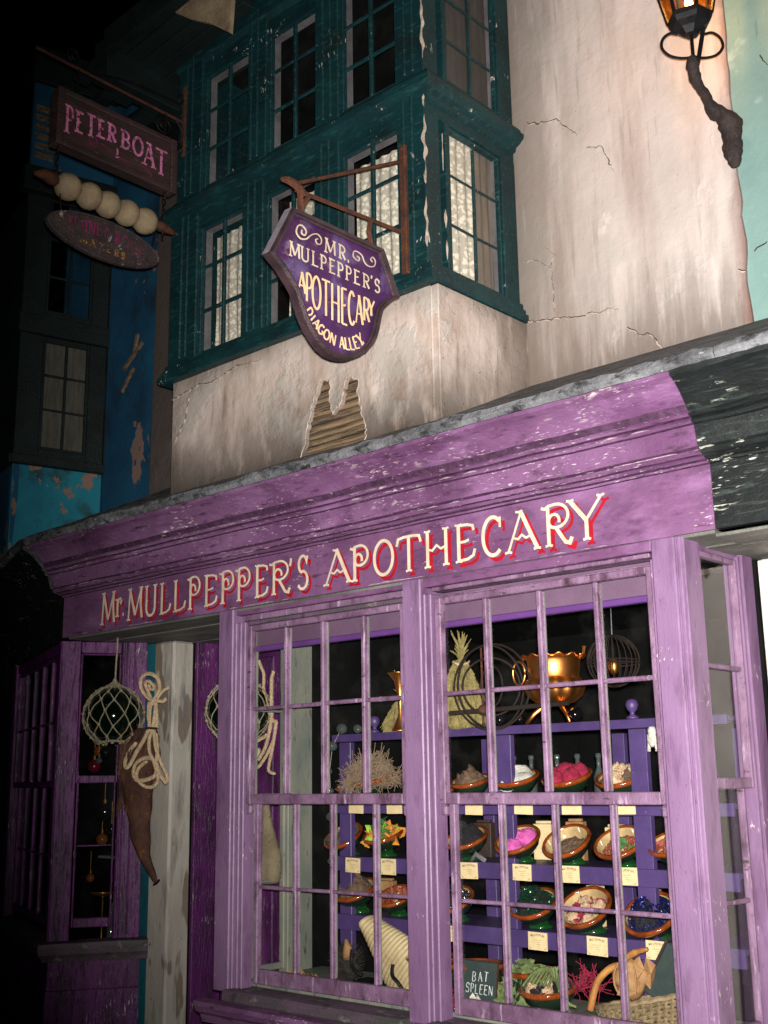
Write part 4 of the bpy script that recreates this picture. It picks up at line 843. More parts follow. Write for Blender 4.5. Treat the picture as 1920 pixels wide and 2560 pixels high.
mb.add([(SX-.021, e0.x+en.x, e0.y+en.y), (SX+.022, e0.x+en.x, e0.y+en.y), (SX+.022, e1.x+en.x, e1.y+en.y), (SX-.021, e1.x+en.x, e1.y+en.y)], [(0, 1, 2, 3)]); mb.build('worn_edge', 'grey_edge', sg, jitter=.003)
mb = MB(); mb.add([Vector((SX+.008, p[0], p[1])) for p in inset(OUT, .020)], [tuple(range(n))]); brd = mb.build('board', 'sign_purple', sg)
SM = lambda u, v, d: Vector((SX+.010+d, u, v))
def sletters(lst, sw_, mt, fancy=False, serif=True, nm='letter', par=None, f=SM):
    for ch, a, b, c, d in lst:
        mb = MB(); letter(mb, ch, a, b, c, d, sw_, f, 0, fancy=fancy, serif=serif, th=.0015, dd=.0003); mb.build(nm, mt, par or brd)
sletters([('A', -.700, -.655, 3.470, 3.556), ('P', -.662, -.620, 3.443, 3.561), ('O', -.624, -.574, 3.425, 3.562), ('T', -.571, -.522, 3.412, 3.562), ('H', -.520, -.467, 3.404, 3.562), ('E', -.463, -.423, 3.406, 3.560), ('C', -.420, -.377, 3.418, 3.561), ('A', -.377, -.331, 3.434, 3.559), ('R', -.335, -.292, 3.458, 3.559), ('Y', -.303, -.262, 3.490, 3.560)], .0105, 'gold_cream', serif=False)
sletters([('M', -.745, -.689, 3.607, 3.664), ('U', -.684, -.639, 3.607, 3.664), ('L', -.626, -.586, 3.607, 3.664), ('P', -.580, -.540, 3.607, 3.665), ('E', -.529, -.490, 3.607, 3.665), ('P', -.484, -.444, 3.607, 3.665), ('P', -.436, -.396, 3.607, 3.665), ('E', -.385, -.345, 3.606, 3.664), ('R', -.334, -.290, 3.607, 3.664), ("'", -.283, -.272, 3.652, 3.672), ('S', -.262, -.225, 3.607, 3.666)], .0075, 'cream')
sletters([('M', -.552, -.490, 3.688, 3.746), ('R', -.476, -.431, 3.689, 3.746), ('.', -.425, -.408, 3.690, 3.699)], .0078, 'cream')
for ch, u, v, rt_, h in [('D', -.640, 3.398, -48, .037), ('I', -.622, 3.377, -42, .037), ('A', -.602, 3.360, -36, .039), ('G', -.576, 3.342, -28, .040), ('O', -.546, 3.329, -20, .041), ('N', -.512, 3.320, -12, .044), ('A', -.460, 3.319, 2, .046), ('L', -.431, 3.323, 8, .046), ('L', -.405, 3.330, 14, .046), ('E', -.380, 3.342, 24, .046), ('Y', -.354, 3.362, 34, .048), ('.', -.338, 3.358, 34, .01)]:
    mb = MB(); wd = {'I': .012, '.': .012}.get(ch, .032); v += .004; u += .003; letter(mb, ch, u-wd/2, u+wd/2, v-h*.53, v+h*.53, .0076, SM, 0, fancy=False, serif=False, rot=R(rt_), th=.0015, dd=.0003); mb.build('letter', 'gold_cream', brd)
for L_, ww_ in (([(-.639, 3.722), (-.659, 3.703), (-.689, 3.696), (-.710, 3.715), (-.701, 3.745), (-.676, 3.754), (-.657, 3.738), (-.664, 3.718), (-.681, 3.720), (-.680, 3.735)], .006), ([(-.639, 3.722), (-.619, 3.738), (-.593, 3.747), (-.573, 3.735), (-.576, 3.712), (-.595, 3.705), (-.605, 3.720), (-.592, 3.727)], .004),
                ([(-.372, 3.712), (-.388, 3.722), (-.384, 3.745), (-.360, 3.750), (-.335, 3.742), (-.318, 3.715), (-.290, 3.708), (-.262, 3.720), (-.254, 3.745), (-.270, 3.757), (-.283, 3.745), (-.272, 3.735)], .004), ([(-.372, 3.712), (-.356, 3.712), (-.352, 3.726), (-.366, 3.730)], .0035)):
    mb = MB(); swirl(mb, L_, ww_, SM, 0); mb.build('flourish', 'cream', brd)

# ================================================================== boat builder's sign, twine spools, oval sign
BX = -4.72
bb = thing('scroll_bracket', 'black wrought iron scroll bracket carrying the dark boat builder sign', 'bracket', (BX, 0, 5.2))
mb = MB(); mb.box(BX-.012, BX+.012, -.045, -.022, 4.98, 5.41); mb.build('wall_bar', 'rust', bb, bevel=.003)
mb = MB(); mb.tube([(BX, -.03, 5.185), (BX, -.96, 5.20)], .008, 6); mb.build('rod', 'rust', bb)
def spiral(cy, cz, r0, r1, a0, turns, n=40): return [(BX, cy+(r0+(r1-r0)*i/n)*math.cos(a0+turns*2*PI*i/n), cz+(r0+(r1-r0)*i/n)*math.sin(a0+turns*2*PI*i/n)) for i in range(n+1)]
for c in (spiral(-.17, 5.115, .062, .008, R(80), 2), spiral(-.075, 5.045, .036, .006, R(100), -1.6), spiral(-.745, 5.262, .040, .006, R(-110), -1.6), spiral(-.06, 5.32, .035, .008, R(-60), 1.4)):
    mb = MB(); mb.tube(c, .0055, 6); mb.build('scroll', 'iron', bb)
mb = MB(); mb.tube(smooth3([(BX, -.72, 5.19), (BX, -.40, 5.27), (BX, -.06, 5.29)], 6), .006, 6); mb.tube(smooth3([(BX, -.10, 5.19), (BX, -.03, 5.10), (BX, -.045, 5.0)], 5), .006, 6); mb.build('brace', 'iron', bb)
for y in (-.715, -.165):
    mb = MB(); mb.tube([(BX, y, 5.19), (BX, y, 5.03)], .006, 6); mb.build('hanger', 'iron', bb)
bs_ = thing('boat_sign', 'dark wooden sign board lettered in pink for a boat builder, hanging from the scroll bracket', 'sign', (BX, -.46, 4.88))
brd2 = B('board', 'boat_board', (BX-.035, BX+.012, -.80, -.13, 4.745, 5.01), bs_, bevel=.002)
for d in ((BX-.045, BX+.03, -.835, -.797, 4.72, 5.037), (BX-.045, BX+.03, -.135, -.097, 4.72, 5.037)): B('frame', 'boat_board', d, bs_, bevel=.006, jitter=.003)
for d in ((BX-.045, BX+.03, -.796, -.136, 4.72, 4.752), (BX-.045, BX+.03, -.796, -.136, 5.004, 5.037)): B('frame', 'boat_board', d, bs_, bevel=.006, jitter=.003)
SB = lambda u, v, d: Vector((BX+.013+d, u, v))
sletters([('P', -.785, -.735, 4.808, 4.952), ('E', -.722, -.675, 4.835, 4.945), ('T', -.663, -.606, 4.845, 4.960), ('E', -.594, -.545, 4.862, 4.956), ('R', -.536, -.481, 4.868, 4.960), ('B', -.450, -.395, 4.862, 4.956), ('O', -.378, -.311, 4.855, 4.956), ('A', -.306, -.235, 4.825, 4.948), ('T', -.233, -.151, 4.808, 4.945)], .0150, 'pink', par=brd2, f=SB)
mb = MB(); swirl(mb, [(-.62, 4.805), (-.645, 4.82), (-.63, 4.842), (-.60, 4.835), (-.59, 4.81), (-.61, 4.795), (-.635, 4.80), (-.56, 4.825), (-.48, 4.80), (-.42, 4.79), (-.34, 4.80), (-.27, 4.79), (-.255, 4.768), (-.28, 4.758), (-.29, 4.775), (-.275, 4.78)], .004, SB, 0); mb.build('flourish', 'magenta', brd2)
mb = MB(); swirl(mb, [(-.475, 4.84), (-.47, 4.815), (-.478, 4.79), (-.46, 4.795)], .008, SB, 0); mb.build('flourish', 'pink', brd2)
sp = thing('twine_spool_garland', 'row of five round cream twine balls hanging level between the two left signs', 'garland', (BX, -.5, 4.52))
for i, y in enumerate((-.741, -.618, -.505, -.390, -.275)):
    mb = MB(); prof = [(.0, -.064), (.032, -.060), (.055, -.045), (.068, -.018), (.070, .0), (.068, .018), (.055, .045), (.032, .060), (.0, .064)]
    mb.lathe(prof, (BX, y, 4.52-.004*i), 20, Matrix.Rotation(R(90), 3, 'X')); mb.build('ball', 'spool', sp, smooth=True)
mb = MB(); mb.tube([(BX, -.93, 4.52), (BX, -.88, 4.535), (BX, -.83, 4.53), (BX, -.80, 4.52)], [.01, .028, .036, .02], 10); mb.build('end_cone', 'rust', sp, smooth=True); mb = MB(); mb.tube([(BX, -.20, 4.51), (BX, -.17, 4.51), (BX, -.10, 4.505), (BX, -.075, 4.50)], [.022, .030, .016, .006], 10); mb.build('end_cone', 'rust', sp, smooth=True)
mb = MB(); mb.tube([(BX, -.93, 4.52), (BX, -.06, 4.503)], .007, 6); mb.build('rod', 'rust', sp)
for y in (-.81, -.155):
    for k in range(7 if y < -.5 else 9):
        mb = MB(); z = 4.71-.03*k-.01; a = PI/2*(k % 2)
        c = [(BX+.009*math.cos(t)*math.cos(a), y+.009*math.cos(t)*math.sin(a), z+.019*math.sin(t)) for t in [2*PI*j/10 for j in range(11)]]
        mb.tube(c, .003, 5); mb.build('chain_link', 'iron', sp)
ov = thing('oval_sign', 'small flaking oval sign with faded magenta and ochre lettering below the twine balls', 'sign', (BX, -.515, 4.31))
mb = MB(); ring = [(math.cos(2*PI*j/40), math.sin(2*PI*j/40)) for j in range(40)]
vs = []; cfg = [(1, -.018), (1, .006), (.97, .014), (.93, .012), (.92, .006)]
for s_, x in cfg: vs += [(BX+x, -.515+(.335*s_ if s_ > .98 else .335-.335*(1-s_)*.6)*c, 4.312+(.110*s_ if s_ > .98 else .110-.110*(1-s_)*1.6)*q) for c, q in ring]
mb.add(vs, [(r*40+i, r*40+(i+1) % 40, (r+1)*40+(i+1) % 40, (r+1)*40+i) for r in range(4) for i in range(40)]+[tuple(range(160, 200)), tuple(range(39, -1, -1))]); ob = mb.build('board', 'oval_board', ov, jitter=.002)
SO = lambda u, v, d: Vector((BX+.007+d, u, v))
sletters([('T', -.745, -.705, 4.285, 4.362), ('W', -.702, -.645, 4.300, 4.367), ('I', -.640, -.622, 4.306, 4.370), ('N', -.618, -.578, 4.312, 4.376), ('E', -.572, -.540, 4.320, 4.380), ('R', -.461, -.430, 4.318, 4.376), ('O', -.415, -.375, 4.310, 4.372), ('P', -.355, -.320, 4.290, 4.348), ('E', -.314, -.277, 4.277, 4.336)], .0085, 'magenta', par=ob, f=SO)
sletters([('&', -.525, -.489, 4.325, 4.378)], .005, 'magenta', par=ob, f=SO)
sletters([('M', -.662, -.622, 4.250, 4.280), ('A', -.605, -.572, 4.249, 4.281), ('K', -.552, -.522, 4.248, 4.281), ('E', -.506, -.480, 4.248, 4.281), ('R', -.462, -.433, 4.243, 4.276), ('S', -.420, -.394, 4.243, 4.276)], .006, 'ochre', par=ob, f=SO)
for y, z0, z1 in ((-.79, 4.33+.03, 4.51), (-.20, 4.35, 4.50)):
    mb = MB(); mb.tube([(BX, y, z1), (BX, y+(.02 if y < -.5 else -.03), z0)], .004, 5); mb.build('hanger', 'iron', ov)

# ================================================================== wall lantern on a corroded bracket
la = thing('wall_lantern', 'lit glass street lantern on a lumpy corroded bracket at the corner of the pink wall', 'lantern', (-1.87, .62, 4.1))
mb = MB(); pts = [(-1.873, .637, 4.066), (-1.868, .625, 4.11), (-1.864, .612, 4.18), (-1.866, .575, 4.255), (-1.882, .50, 4.277), (-1.880, .42, 4.31), (-1.866, .34, 4.338), (-1.857, .305, 4.365), (-1.855, .30, 4.40)]
sp3 = smooth3(pts, 6); rr = [.010, .034, .038, .038, .030, .025, .025, .029, .020]
rad = []
for i in range(len(sp3)):
    t = i/(len(sp3)-1)*(len(rr)-1); a = int(t); b = min(a+1, len(rr)-1); r_ = rr[a]+(rr[b]-rr[a])*(t-a); rad.append(r_*(1.05+.09*math.sin(i*.9)+.06*math.sin(i*2.1)))
mb.tube(sp3, rad, 16); mb.build('bracket_arm', 'bracket_rough', la, smooth=True, jitter=.020)
LC = Vector((-1.855, .30)); 
mb = MB(); mb.tube([(LC.x, LC.y, 4.39), (LC.x, LC.y, 4.52)], .008, 6); mb.tube([(LC.x+.01, LC.y+.02, 4.39), (LC.x+.045, LC.y+.02, 4.53)], .010, 6); mb.build('stem', 'iron', la)
rr2 = Vector((rt.x, rt.y))
for s_ in (-1, 1):
    c = [(0, 4.405), (.05, 4.402), (.095, 4.415), (.122, 4.45), (.115, 4.49), (.085, 4.515), (.055, 4.51)]
    mb = MB(); mb.tube(smooth3([(LC.x+s_*u*rr2.x, LC.y+s_*u*rr2.y, z) for u, z in c], 5), .006, 6); mb.build('scroll', 'iron', la)
mb = MB(); mb.lathe([(0, 4.50), (.03, 4.505), (.05, 4.53), (.078, 4.545), (.088, 4.565), (.092, 4.585), (.072, 4.588)], (LC.x, LC.y, 0), 6, Matrix.Rotation(R(15), 3, 'Z')); mb.build('base', 'iron', la)
NH = 6
def hx(r, z, k): a = R(15)+2*PI*k/NH; return Vector((LC.x+r*math.cos(a), LC.y+r*math.sin(a), z))
for k in range(NH):
    mb = MB(); mb.tube([hx(.088, 4.58, k), hx(.185, 5.02, k)], .0075, 5); mb.build('frame_bar', 'iron', la)
    a, b, c, d = hx(.085, 4.585, k), hx(.085, 4.585, k+1), hx(.182, 5.02, k+1), hx(.182, 5.02, k)
    nn = ((b-a).cross(d-a)).normalized()*.003
    mb = MB(); mb.add([a, b, c, d, a+nn, b+nn, c+nn, d+nn], [(0, 1, 2, 3), (4, 7, 6, 5), (0, 4, 5, 1), (1, 5, 6, 2), (2, 6, 7, 3), (3, 7, 4, 0)]); mb.build('pane', 'lamp_glass', la)
mb = MB(); mb.lathe([(.20, 5.0), (.205, 5.03), (.15, 5.12), (.08, 5.20), (.05, 5.28), (0, 5.30)], (LC.x, LC.y, 0), 6, Matrix.Rotation(R(15), 3, 'Z')); mb.build('cap', 'iron', la)
mb = MB(); mb.lathe([(0, 4.595), (.014, 4.60), (.012, 4.615), (.004, 4.62)], (LC.x, LC.y, 0), 10); mb.build('burner', 'clear_glass', la, smooth=True)
mb = MB(); mb.lathe([(0, 4.618), (.012, 4.63), (.017, 4.65), (.013, 4.685), (.004, 4.715), (0, 4.72)], (LC.x, LC.y, 0), 12); mb.build('flame', 'flame', la, smooth=True)
lp = light('lantern_light', 'POINT', (LC.x, LC.y, 4.75), 7, (1, .62, .28)); lp.data.shadow_soft_size = .02
# ================================================================== nets, ropes and horns outside
def net_ball(name, label, c, r, top, group=None, seed=0):
    t = thing(name, label, 'glass float', (c[0], c[1], c[2]-r), group)
    mb = MB(); mb.sphere(c, r, 28, 18); mb.build('glass_ball', 'float_glass', t, smooth=True)
    mb = MB(); N = 11; rows = [18, 40, 62, 86, 110, 132, 154]
    c = Vector(c); R_ = r+.006
    def pt(i, k):
        th = R(rows[k]+3*math.sin(i*2.3+k+seed)); a = 2*PI*(i+(.5 if k % 2 else 0))/N+.06*math.sin(i*5+k*3+seed)
        return c+Vector((math.sin(th)*math.cos(a), math.sin(th)*math.sin(a), math.cos(th)))*R_
    for k in range(len(rows)-1):
        for i in range(N):
            a = pt(i, k)
            for j in ((i, i-1) if k % 2 == 0 else (i, i+1)):
                b = pt(j % N if True else j, k+1)
                if (a-b).length > R_*1.1: continue
                m_ = ((a+b)/2-c).normalized()*(R_+.003)+c; mb.tube([a, m_, b], .0032, 4, cap=False)
    for k in range(1, len(rows)):
        for i in range(N): mb.sphere(pt(i, k), .0088, 6, 4, jit=.4, seed=i+k)
    for i in range(N):
        mb.tube([pt(i, 0), c+Vector((0, 0, r+.012+.01*(i % 3)))], .0035, 4); 
    for j in range(5):
        a = j*1.3; mb.tube(smooth3([c+Vector((.05*math.cos(a+q), .05*math.sin(a+q), r*.96+.012*math.sin(q*3+j))) for q in (0, 1.2, 2.4, 3.6, 4.8, 6.0)], 4), .004, 4)
    mb.tube(smooth3([c+Vector((.10*math.cos(q), .10*math.sin(q), -r*.88-.006*math.sin(q*4))) for q in [k*.7 for k in range(10)]], 3), .006, 4)
    mb.build('net', 'net', t)
    mb = MB(); mb.tube(smooth3([c+Vector((0, 0, r*.98)), c+Vector((.004, .0, r+.04)), Vector(top)], 6), .005, 6); mb.tube([c+Vector((.0, .0, r*.97)), c+Vector((0, 0, r+.02)), c+Vector((0, 0, r+.045))], [.035, .016, .008], 8); mb.build('cord', 'net', t, jitter=.004)
    return t
net_ball('glass_float', 'green glass fishing float in a knotted net hanging in front of the left bay window', (-5.440, .14, 1.975), .158, (-5.43, .14, 2.40), 'netted glass floats')
net_ball('glass_float', 'netted glass float half hidden behind the left pilaster of the main window', (-4.60, .31, 1.965), .160, (-4.60, .31, 2.40), 'netted glass floats', 3)
def twist(mb, pts, r, pitch=.034):
    P = [Vector(p) for p in pts]; L_ = [0]
    for a_, b_ in zip(P, P[1:]): L_.append(L_[-1]+(b_-a_).length)
    N = max(4, int(L_[-1]/.005)); C = []; j = 0
    for i in range(N+1):
        s_ = L_[-1]*i/N
        while j < len(P)-2 and L_[j+1] < s_: j += 1
        t = (s_-L_[j])/max(1e-9, L_[j+1]-L_[j]); C.append(P[j].lerp(P[j+1], t))
    prev = None; F = []
    for i, p in enumerate(C):
        t = (C[min(i+1, N)]-C[max(i-1, 0)]).normalized(); a_ = prev if prev is not None else Vector((0, 1, .1)); u = (a_-t*a_.dot(t)).normalized(); prev = u; F.append((u, t.cross(u)))
    for k_ in range(3):
        mb.tube([p+(F[i][0]*math.cos(2*PI*(i*.005*(L_[-1]/(N*.005))/pitch+k_/3))+F[i][1]*math.sin(2*PI*(i*.005*(L_[-1]/(N*.005))/pitch+k_/3)))*r*.50 for i, p in enumerate(C)], r*.60, 5)
def rope(curves, y, r, label, n=None, wraps=(), jit=.0):
    mb = MB()
    for i, c in enumerate(curves):
        twist(mb, smooth3([(x, y+.006*(i % 3)+.010*math.sin(j*1.3+i), z) for j, (x, z) in enumerate(c)], 6), r*(1-.12*(i % 2)))
    return mb
CUR = [[(-5.09, 2.034), (-5.156, 2.062), (-5.203, 2.106), (-5.190, 2.158), (-5.126, 2.182), (-5.062, 2.158), (-5.048, 2.104), (-5.068, 2.059), (-5.095, 2.02)],
       [(-5.106, 2.015), (-5.150, 2.085), (-5.165, 2.129), (-5.129, 2.143), (-5.095, 2.118), (-5.114, 2.098), (-5.140, 2.108), (-5.128, 2.123)],
       [(-5.085, 2.055), (-5.08, 1.975), (-5.084, 1.88)], [(-5.102, 2.045), (-5.099, 1.975), (-5.102, 1.88)], [(-5.118, 2.03), (-5.118, 1.96), (-5.110, 1.88)], [(-5.07, 2.03), (-5.066, 1.96), (-5.078, 1.88)],
       [(-5.116, 1.891), (-5.164, 1.847), (-5.227, 1.783), (-5.262, 1.719), (-5.292, 1.697), (-5.318, 1.727), (-5.295, 1.786), (-5.235, 1.823)],
       [(-5.099, 1.884), (-5.13, 1.846), (-5.116, 1.78), (-5.064, 1.727), (-5.042, 1.675), (-5.046, 1.630), (-5.089, 1.597), (-5.150, 1.602), (-5.200, 1.64), (-5.208, 1.685), (-5.174, 1.717), (-5.146, 1.723)],
       [(-5.088, 1.883), (-5.058, 1.778), (-5.056, 1.721), (-5.097, 1.741), (-5.18, 1.743), (-5.247, 1.719), (-5.256, 1.673), (-5.214, 1.633), (-5.152, 1.630), (-5.084, 1.651), (-5.064, 1.689), (-5.055, 1.714)],
       [(-5.077, 1.876), (-5.045, 1.797), (-5.000, 1.726), (-4.958, 1.655), (-4.962, 1.617)], [(-5.047, 1.714), (-5.002, 1.656), (-4.962, 1.611)], [(-5.063, 2.039), (-5.022, 2.083), (-4.985, 2.100)], [(-5.063, 2.039), (-5.019, 2.03), (-4.993, 2.042)]]
rh = thing('rope_hank', 'hank of pale rope tied in loops hanging beside the netted glass float', 'rope', (-5.10, .14, 1.6))
rope(CUR, .14, .0105, '').build('coils', 'rope', rh, jitter=.003)
mb = MB(); mb.tube([(-5.125, .13, 1.893), (-5.10, .122, 1.896), (-5.07, .13, 1.893), (-5.07, .16, 1.893), (-5.12, .16, 1.893), (-5.13, .14, 1.893)], .006, 6); mb.tube([(-5.07, .13, 1.893), (-5.04, .13, 1.888), (-5.03, .13, 1.868)], .005, 5); mb.build('tie', 'wood_dark', rh)
C2_ = [[(-4.54, 1.81), (-4.50, 1.825), (-4.454, 1.838)], [(-4.398, 1.911), (-4.407, 1.824), (-4.444, 1.751), (-4.500, 1.69), (-4.53, 1.685)], [(-4.539, 1.772), (-4.52, 1.765), (-4.534, 1.728), (-4.54, 1.70)], [(-4.379, 1.90), (-4.388, 1.80), (-4.425, 1.70), (-4.44, 1.664), (-4.40, 1.65)], [(-4.41, 1.95), (-4.425, 1.86), (-4.47, 1.78), (-4.53, 1.72)],
      [(-4.517, 2.216), (-4.507, 2.177), (-4.50, 2.144), (-4.49, 2.05), (-4.43, 1.95), (-4.40, 1.90)], [(-4.40, 2.15), (-4.425, 2.119), (-4.425, 2.071), (-4.41, 1.98)]]
rope(C2_, .37, .0095, '').build('rope_hank', 'rope', None, jitter=.003)
tag(bpy.data.objects['rope_hank.001'], 'second pale rope hank seen through the leftmost panes of the main window', 'rope')
hn = thing('horn', 'long brown curved horn with a shaggy top hanging below the rope coils', 'horn', (-5.3, .24, 1.12))
ax = smooth3([(-5.310, .24, 1.90), (-5.311, .24, 1.83), (-5.318, .24, 1.733), (-5.33, .24, 1.64), (-5.34, .24, 1.548), (-5.325, .24, 1.455), (-5.285, .235, 1.339), (-5.220, .23, 1.235), (-5.16, .225, 1.165), (-5.112, .22, 1.122)], 7)
K = len(ax); prof = [.04, .095, .118, .112, .092, .074, .056, .038, .022, .004]
rad = [prof[min(int(i/(K-1)*9), 8)]*(1-(i/(K-1)*9-int(i/(K-1)*9)))+prof[min(int(i/(K-1)*9)+1, 9)]*(i/(K-1)*9-int(i/(K-1)*9)) for i in range(K)]
mb = MB(); mb.tube(ax, rad, 16, flat=.8); mb.build('horn_body', 'horn', hn, smooth=True, jitter=.022)
mb = MB(); rnd = random.Random(3)
for i in range(260):
    q = rnd.random(); p = Vector((-5.31-.04*q, .24, 1.88-.36*q)); a = rnd.uniform(-PI, .6); rr_ = .05+.065*math.sin(PI*min(1, q*1.1+.15)); p += Vector((math.cos(a)*rr_, math.sin(a)*rr_*.8, rnd.gauss(0, .02)))
    mb.tube([p, p+Vector((math.cos(a)*.012+rnd.gauss(0, .008), math.sin(a)*.012, -.018)), p+Vector((math.cos(a)*.010+rnd.gauss(0, .014), math.sin(a)*.012, -.050-.02*rnd.random()))], [.006, .005, .001], 3)
mb.build('shaggy_fibre', 'horn', hn, kind='stuff')
mb = MB(); mb.tube(smooth3([(-5.430, .25, 1.84), (-5.452, .25, 1.72), (-5.465, .25, 1.60), (-5.485, .25, 1.51), (-5.505, .25, 1.44)], 5), [.02+.03*math.sin(PI*min(1, i/14)) if i < 14 else .05*(1-(i-14)/6)*.5+.003 for i in range(21)], 10, flat=.7); mb.build('side_husk', 'horn', hn, smooth=True, jitter=.03)
hs = thing('hanging_gourd', 'pale brown dried bottle shape seen behind the lower left panes', 'gourd', (-4.40, .36, 1.12))
mb = MB(); mb.tube(smooth3([(-4.42, .34, 1.52), (-4.41, .34, 1.44), (-4.405, .34, 1.35), (-4.40, .34, 1.26), (-4.40, .34, 1.18), (-4.40, .34, 1.13)], 5), [.02, .02, .021, .022, .024, .026, .03, .034, .038, .044, .048, .055, .06, .065, .070, .074, .077, .078, .078, .077, .075, .073, .070, .066, .06, .02], 14, flat=.8); mb.build('gourd_body', 'husk', hs, smooth=True)

# ================================================================== ornaments in the left bay window
def ornament(name, label, c, r, m, cap=True, cat='ornament'):
    t = thing(name, label, cat, (c[0], c[1], c[2]-r), 'glass ornaments in the left bay window')
    mb = MB(); mb.sphere(c, r, 20, 14); mb.build('ball', m, t, smooth=True)
    mb = MB(); mb.tube([(c[0], c[1], c[2]+r*.9), (c[0], c[1], c[2]+r+.02)], r*.22, 8); mb.tube([(c[0], c[1], c[2]+r+.01), (c[0], c[1], c[2]+r+.12)], .002, 4); mb.build('cap', 'brass', t)
ornament('glass_ball', 'shiny ruby red glass ball low behind the upper left-bay pane', (-5.875, .32, 1.715), .038, 'red_glass')
ornament('glass_ball', 'amber glass ball above the ruby one in the left bay', (-5.835, .32, 1.80), .030, 'amber_glass')
ornament('glass_ball', 'large black glass ball hanging just under the middle rail of the left bay', (-5.755, .32, 1.46), .050, 'black_glass')
ornament('glass_ball', 'small black glass ball beneath the large black one in the left bay', (-5.71, .34, 1.37), .028, 'black_glass')
ornament('glass_ball', 'yellowish glass ball resting just above the thin lower glazing bar of the left bay', (-5.80, .34, 1.31), .034, 'amber_glass')
ornament('glass_ball', 'tiny clear glass ball between the ruby and amber balls in the left bay', (-5.80, .30, 1.745), .018, 'clear_glass')
ornament('glass_ball', 'olive glass bowl shape right of the amber ball in the left bay', (-5.74, .30, 1.79), .034, 'float_glass')
ornament('glass_ball', 'small amber glass ball low beside the bottles in the left bay', (-5.87, .32, 1.10), .024, 'amber_glass')
for i, (x, z, h, m, lb) in enumerate(((-5.84, .76, .20, 'clear_glass', 'slim clear bottle at the left of the bottles in the left bay'), (-5.77, .76, .23, 'black_glass', 'dark tall bottle in the middle of the bottles in the left bay'), (-5.70, .76, .19, 'amber_glass', 'short amber bottle at the right of the bottles in the left bay'))):
    t = MB(); t.lathe([(0, z-.07), (.024, z-.07), (.026, z-.05), (.026, z+h*.5), (.010, z+h*.68), (.009, z+h*.9), (.013, z+h*.92), (.012, z+h), (0, z+h)], (x, .45, 0), 14)
    tag(t.build('bottle', m, None, smooth=True), lb, 'bottle', 'bottles in the left bay window')
mb = MB(); mb.box(-5.95, -5.62, .42, .60, 1.20, 1.215); mb.box(-5.86, -5.82, .55, .60, .7, 2.3)
tag(mb.build('display_rack', 'jamb', None, bevel=.002), 'narrow grey display rack standing inside the left bay window', 'rack')
mb = MB(); mb.lathe([(0, 1.0), (.04, 1.005), (.07, 1.02), (.075, 1.03), (.0, 1.022)], (-5.80, .36, 0), 18); mb.lathe([(.006, .70), (.006, 1.0), (0, 1.0)], (-5.80, .36, 0), 8); mb.lathe([(0, .69), (.05, .69), (.05, .705), (0, .71)], (-5.80, .36, 0), 14)
tag(mb.build('brass_stand', 'brass', None, smooth=True), 'small dull brass tray on a thin stem low in the left bay window', 'stand')

# ================================================================== shelf unit inside the main window
su = thing('shelf_unit', 'purple stepped shelving with cream label cards behind the main shop window', 'shelves', (-3.1, .6, .66))
SY = .42
for z0, z1 in ((1.790, 1.825), (1.462, 1.510), (1.203, 1.268), (.945, 1.012)):
    sh = B('shelf', 'shelf_paint', (-4.04, -2.0, SY, SY+.018, z0, z1), su, bevel=.002)
    B('shelf_top', 'lead' if False else 'shelf_paint', (-4.04, -2.0, SY+.019, SY+.36, z1-.022, z1-.003), su, bevel=.001)
for x in (-4.01, -3.07, -2.425): B('upright', 'shelf_paint', (x, x+.075, SY+.02, SY+.05, .66, 1.788), su, bevel=.002)
for x in (-3.72, -3.40, -2.70, -2.15): B('upright', 'shelf_paint', (x, x+.06, SY+.34, SY+.37, .66, 1.788), su, bevel=.002)
print_me = None
for cx, z0, z1 in ((-3.878, 1.462, 1.508), (-3.638, 1.462, 1.508), (-3.182, 1.460, 1.503), (-2.923, 1.464, 1.508), (-2.688, 1.465, 1.510), (-2.445, 1.467, 1.512),
                   (-3.902, 1.198, 1.263), (-3.681, 1.197, 1.266), (-3.218, 1.199, 1.265), (-2.943, 1.203, 1.267), (-2.713, 1.205, 1.269), (-2.454, 1.207, 1.272), (-3.320, .941, 1.004), (-2.879, .941, 1.009), (-2.602, .943, 1.012), (-2.344, .949, 1.016)):
    rot = random.uniform(-.03, .03)
    mx = Matrix.Translation((cx, SY-.003, (z0+z1)/2)) @ Matrix.Rotation(rot, 4, 'Y')
    hz = (z1-z0)/2
    cd = MB(); cd.box(-.046, .046, -.0015, .0015, -hz, hz, mx); cdo = cd.build('label_card', 'paper', su, loc=mx.to_translation())
    if hz > .03:
        fmap = lambda u, v, d: mx @ Vector((u, -.002-d, v))
        mb = MB()
        for i, ch in enumerate('MULLPEPPERS'):
            u = -.031+i*.0062; zz = .004*math.sin(PI*(i+.5)/11)
            letter(mb, ch, u-.0025, u+.0025, hz-.0185+zz, hz-.0105+zz, .0013, fmap, 0, fancy=False, serif=False, th=.0004, dd=.0001)
        q = mb.build('print', 'ink', cdo)
        mb = MB()
        for k, (wd, vv) in enumerate(((.036, .004), (.022, -.004), (.030, -.012), (.018, -.019))):
            ribbon(mb, [(-wd/2+.004*k, vv), (wd/2, vv)], .0018, fmap, 0, .0004)
        for sx in (-1, 1):
            ribbon(mb, [(sx*.041, -hz+.012), (sx*.036, -hz+.006), (sx*.030, -hz+.005)], .003, fmap, 0, .0004)
        mb.build('print', 'ink_faint', cdo)

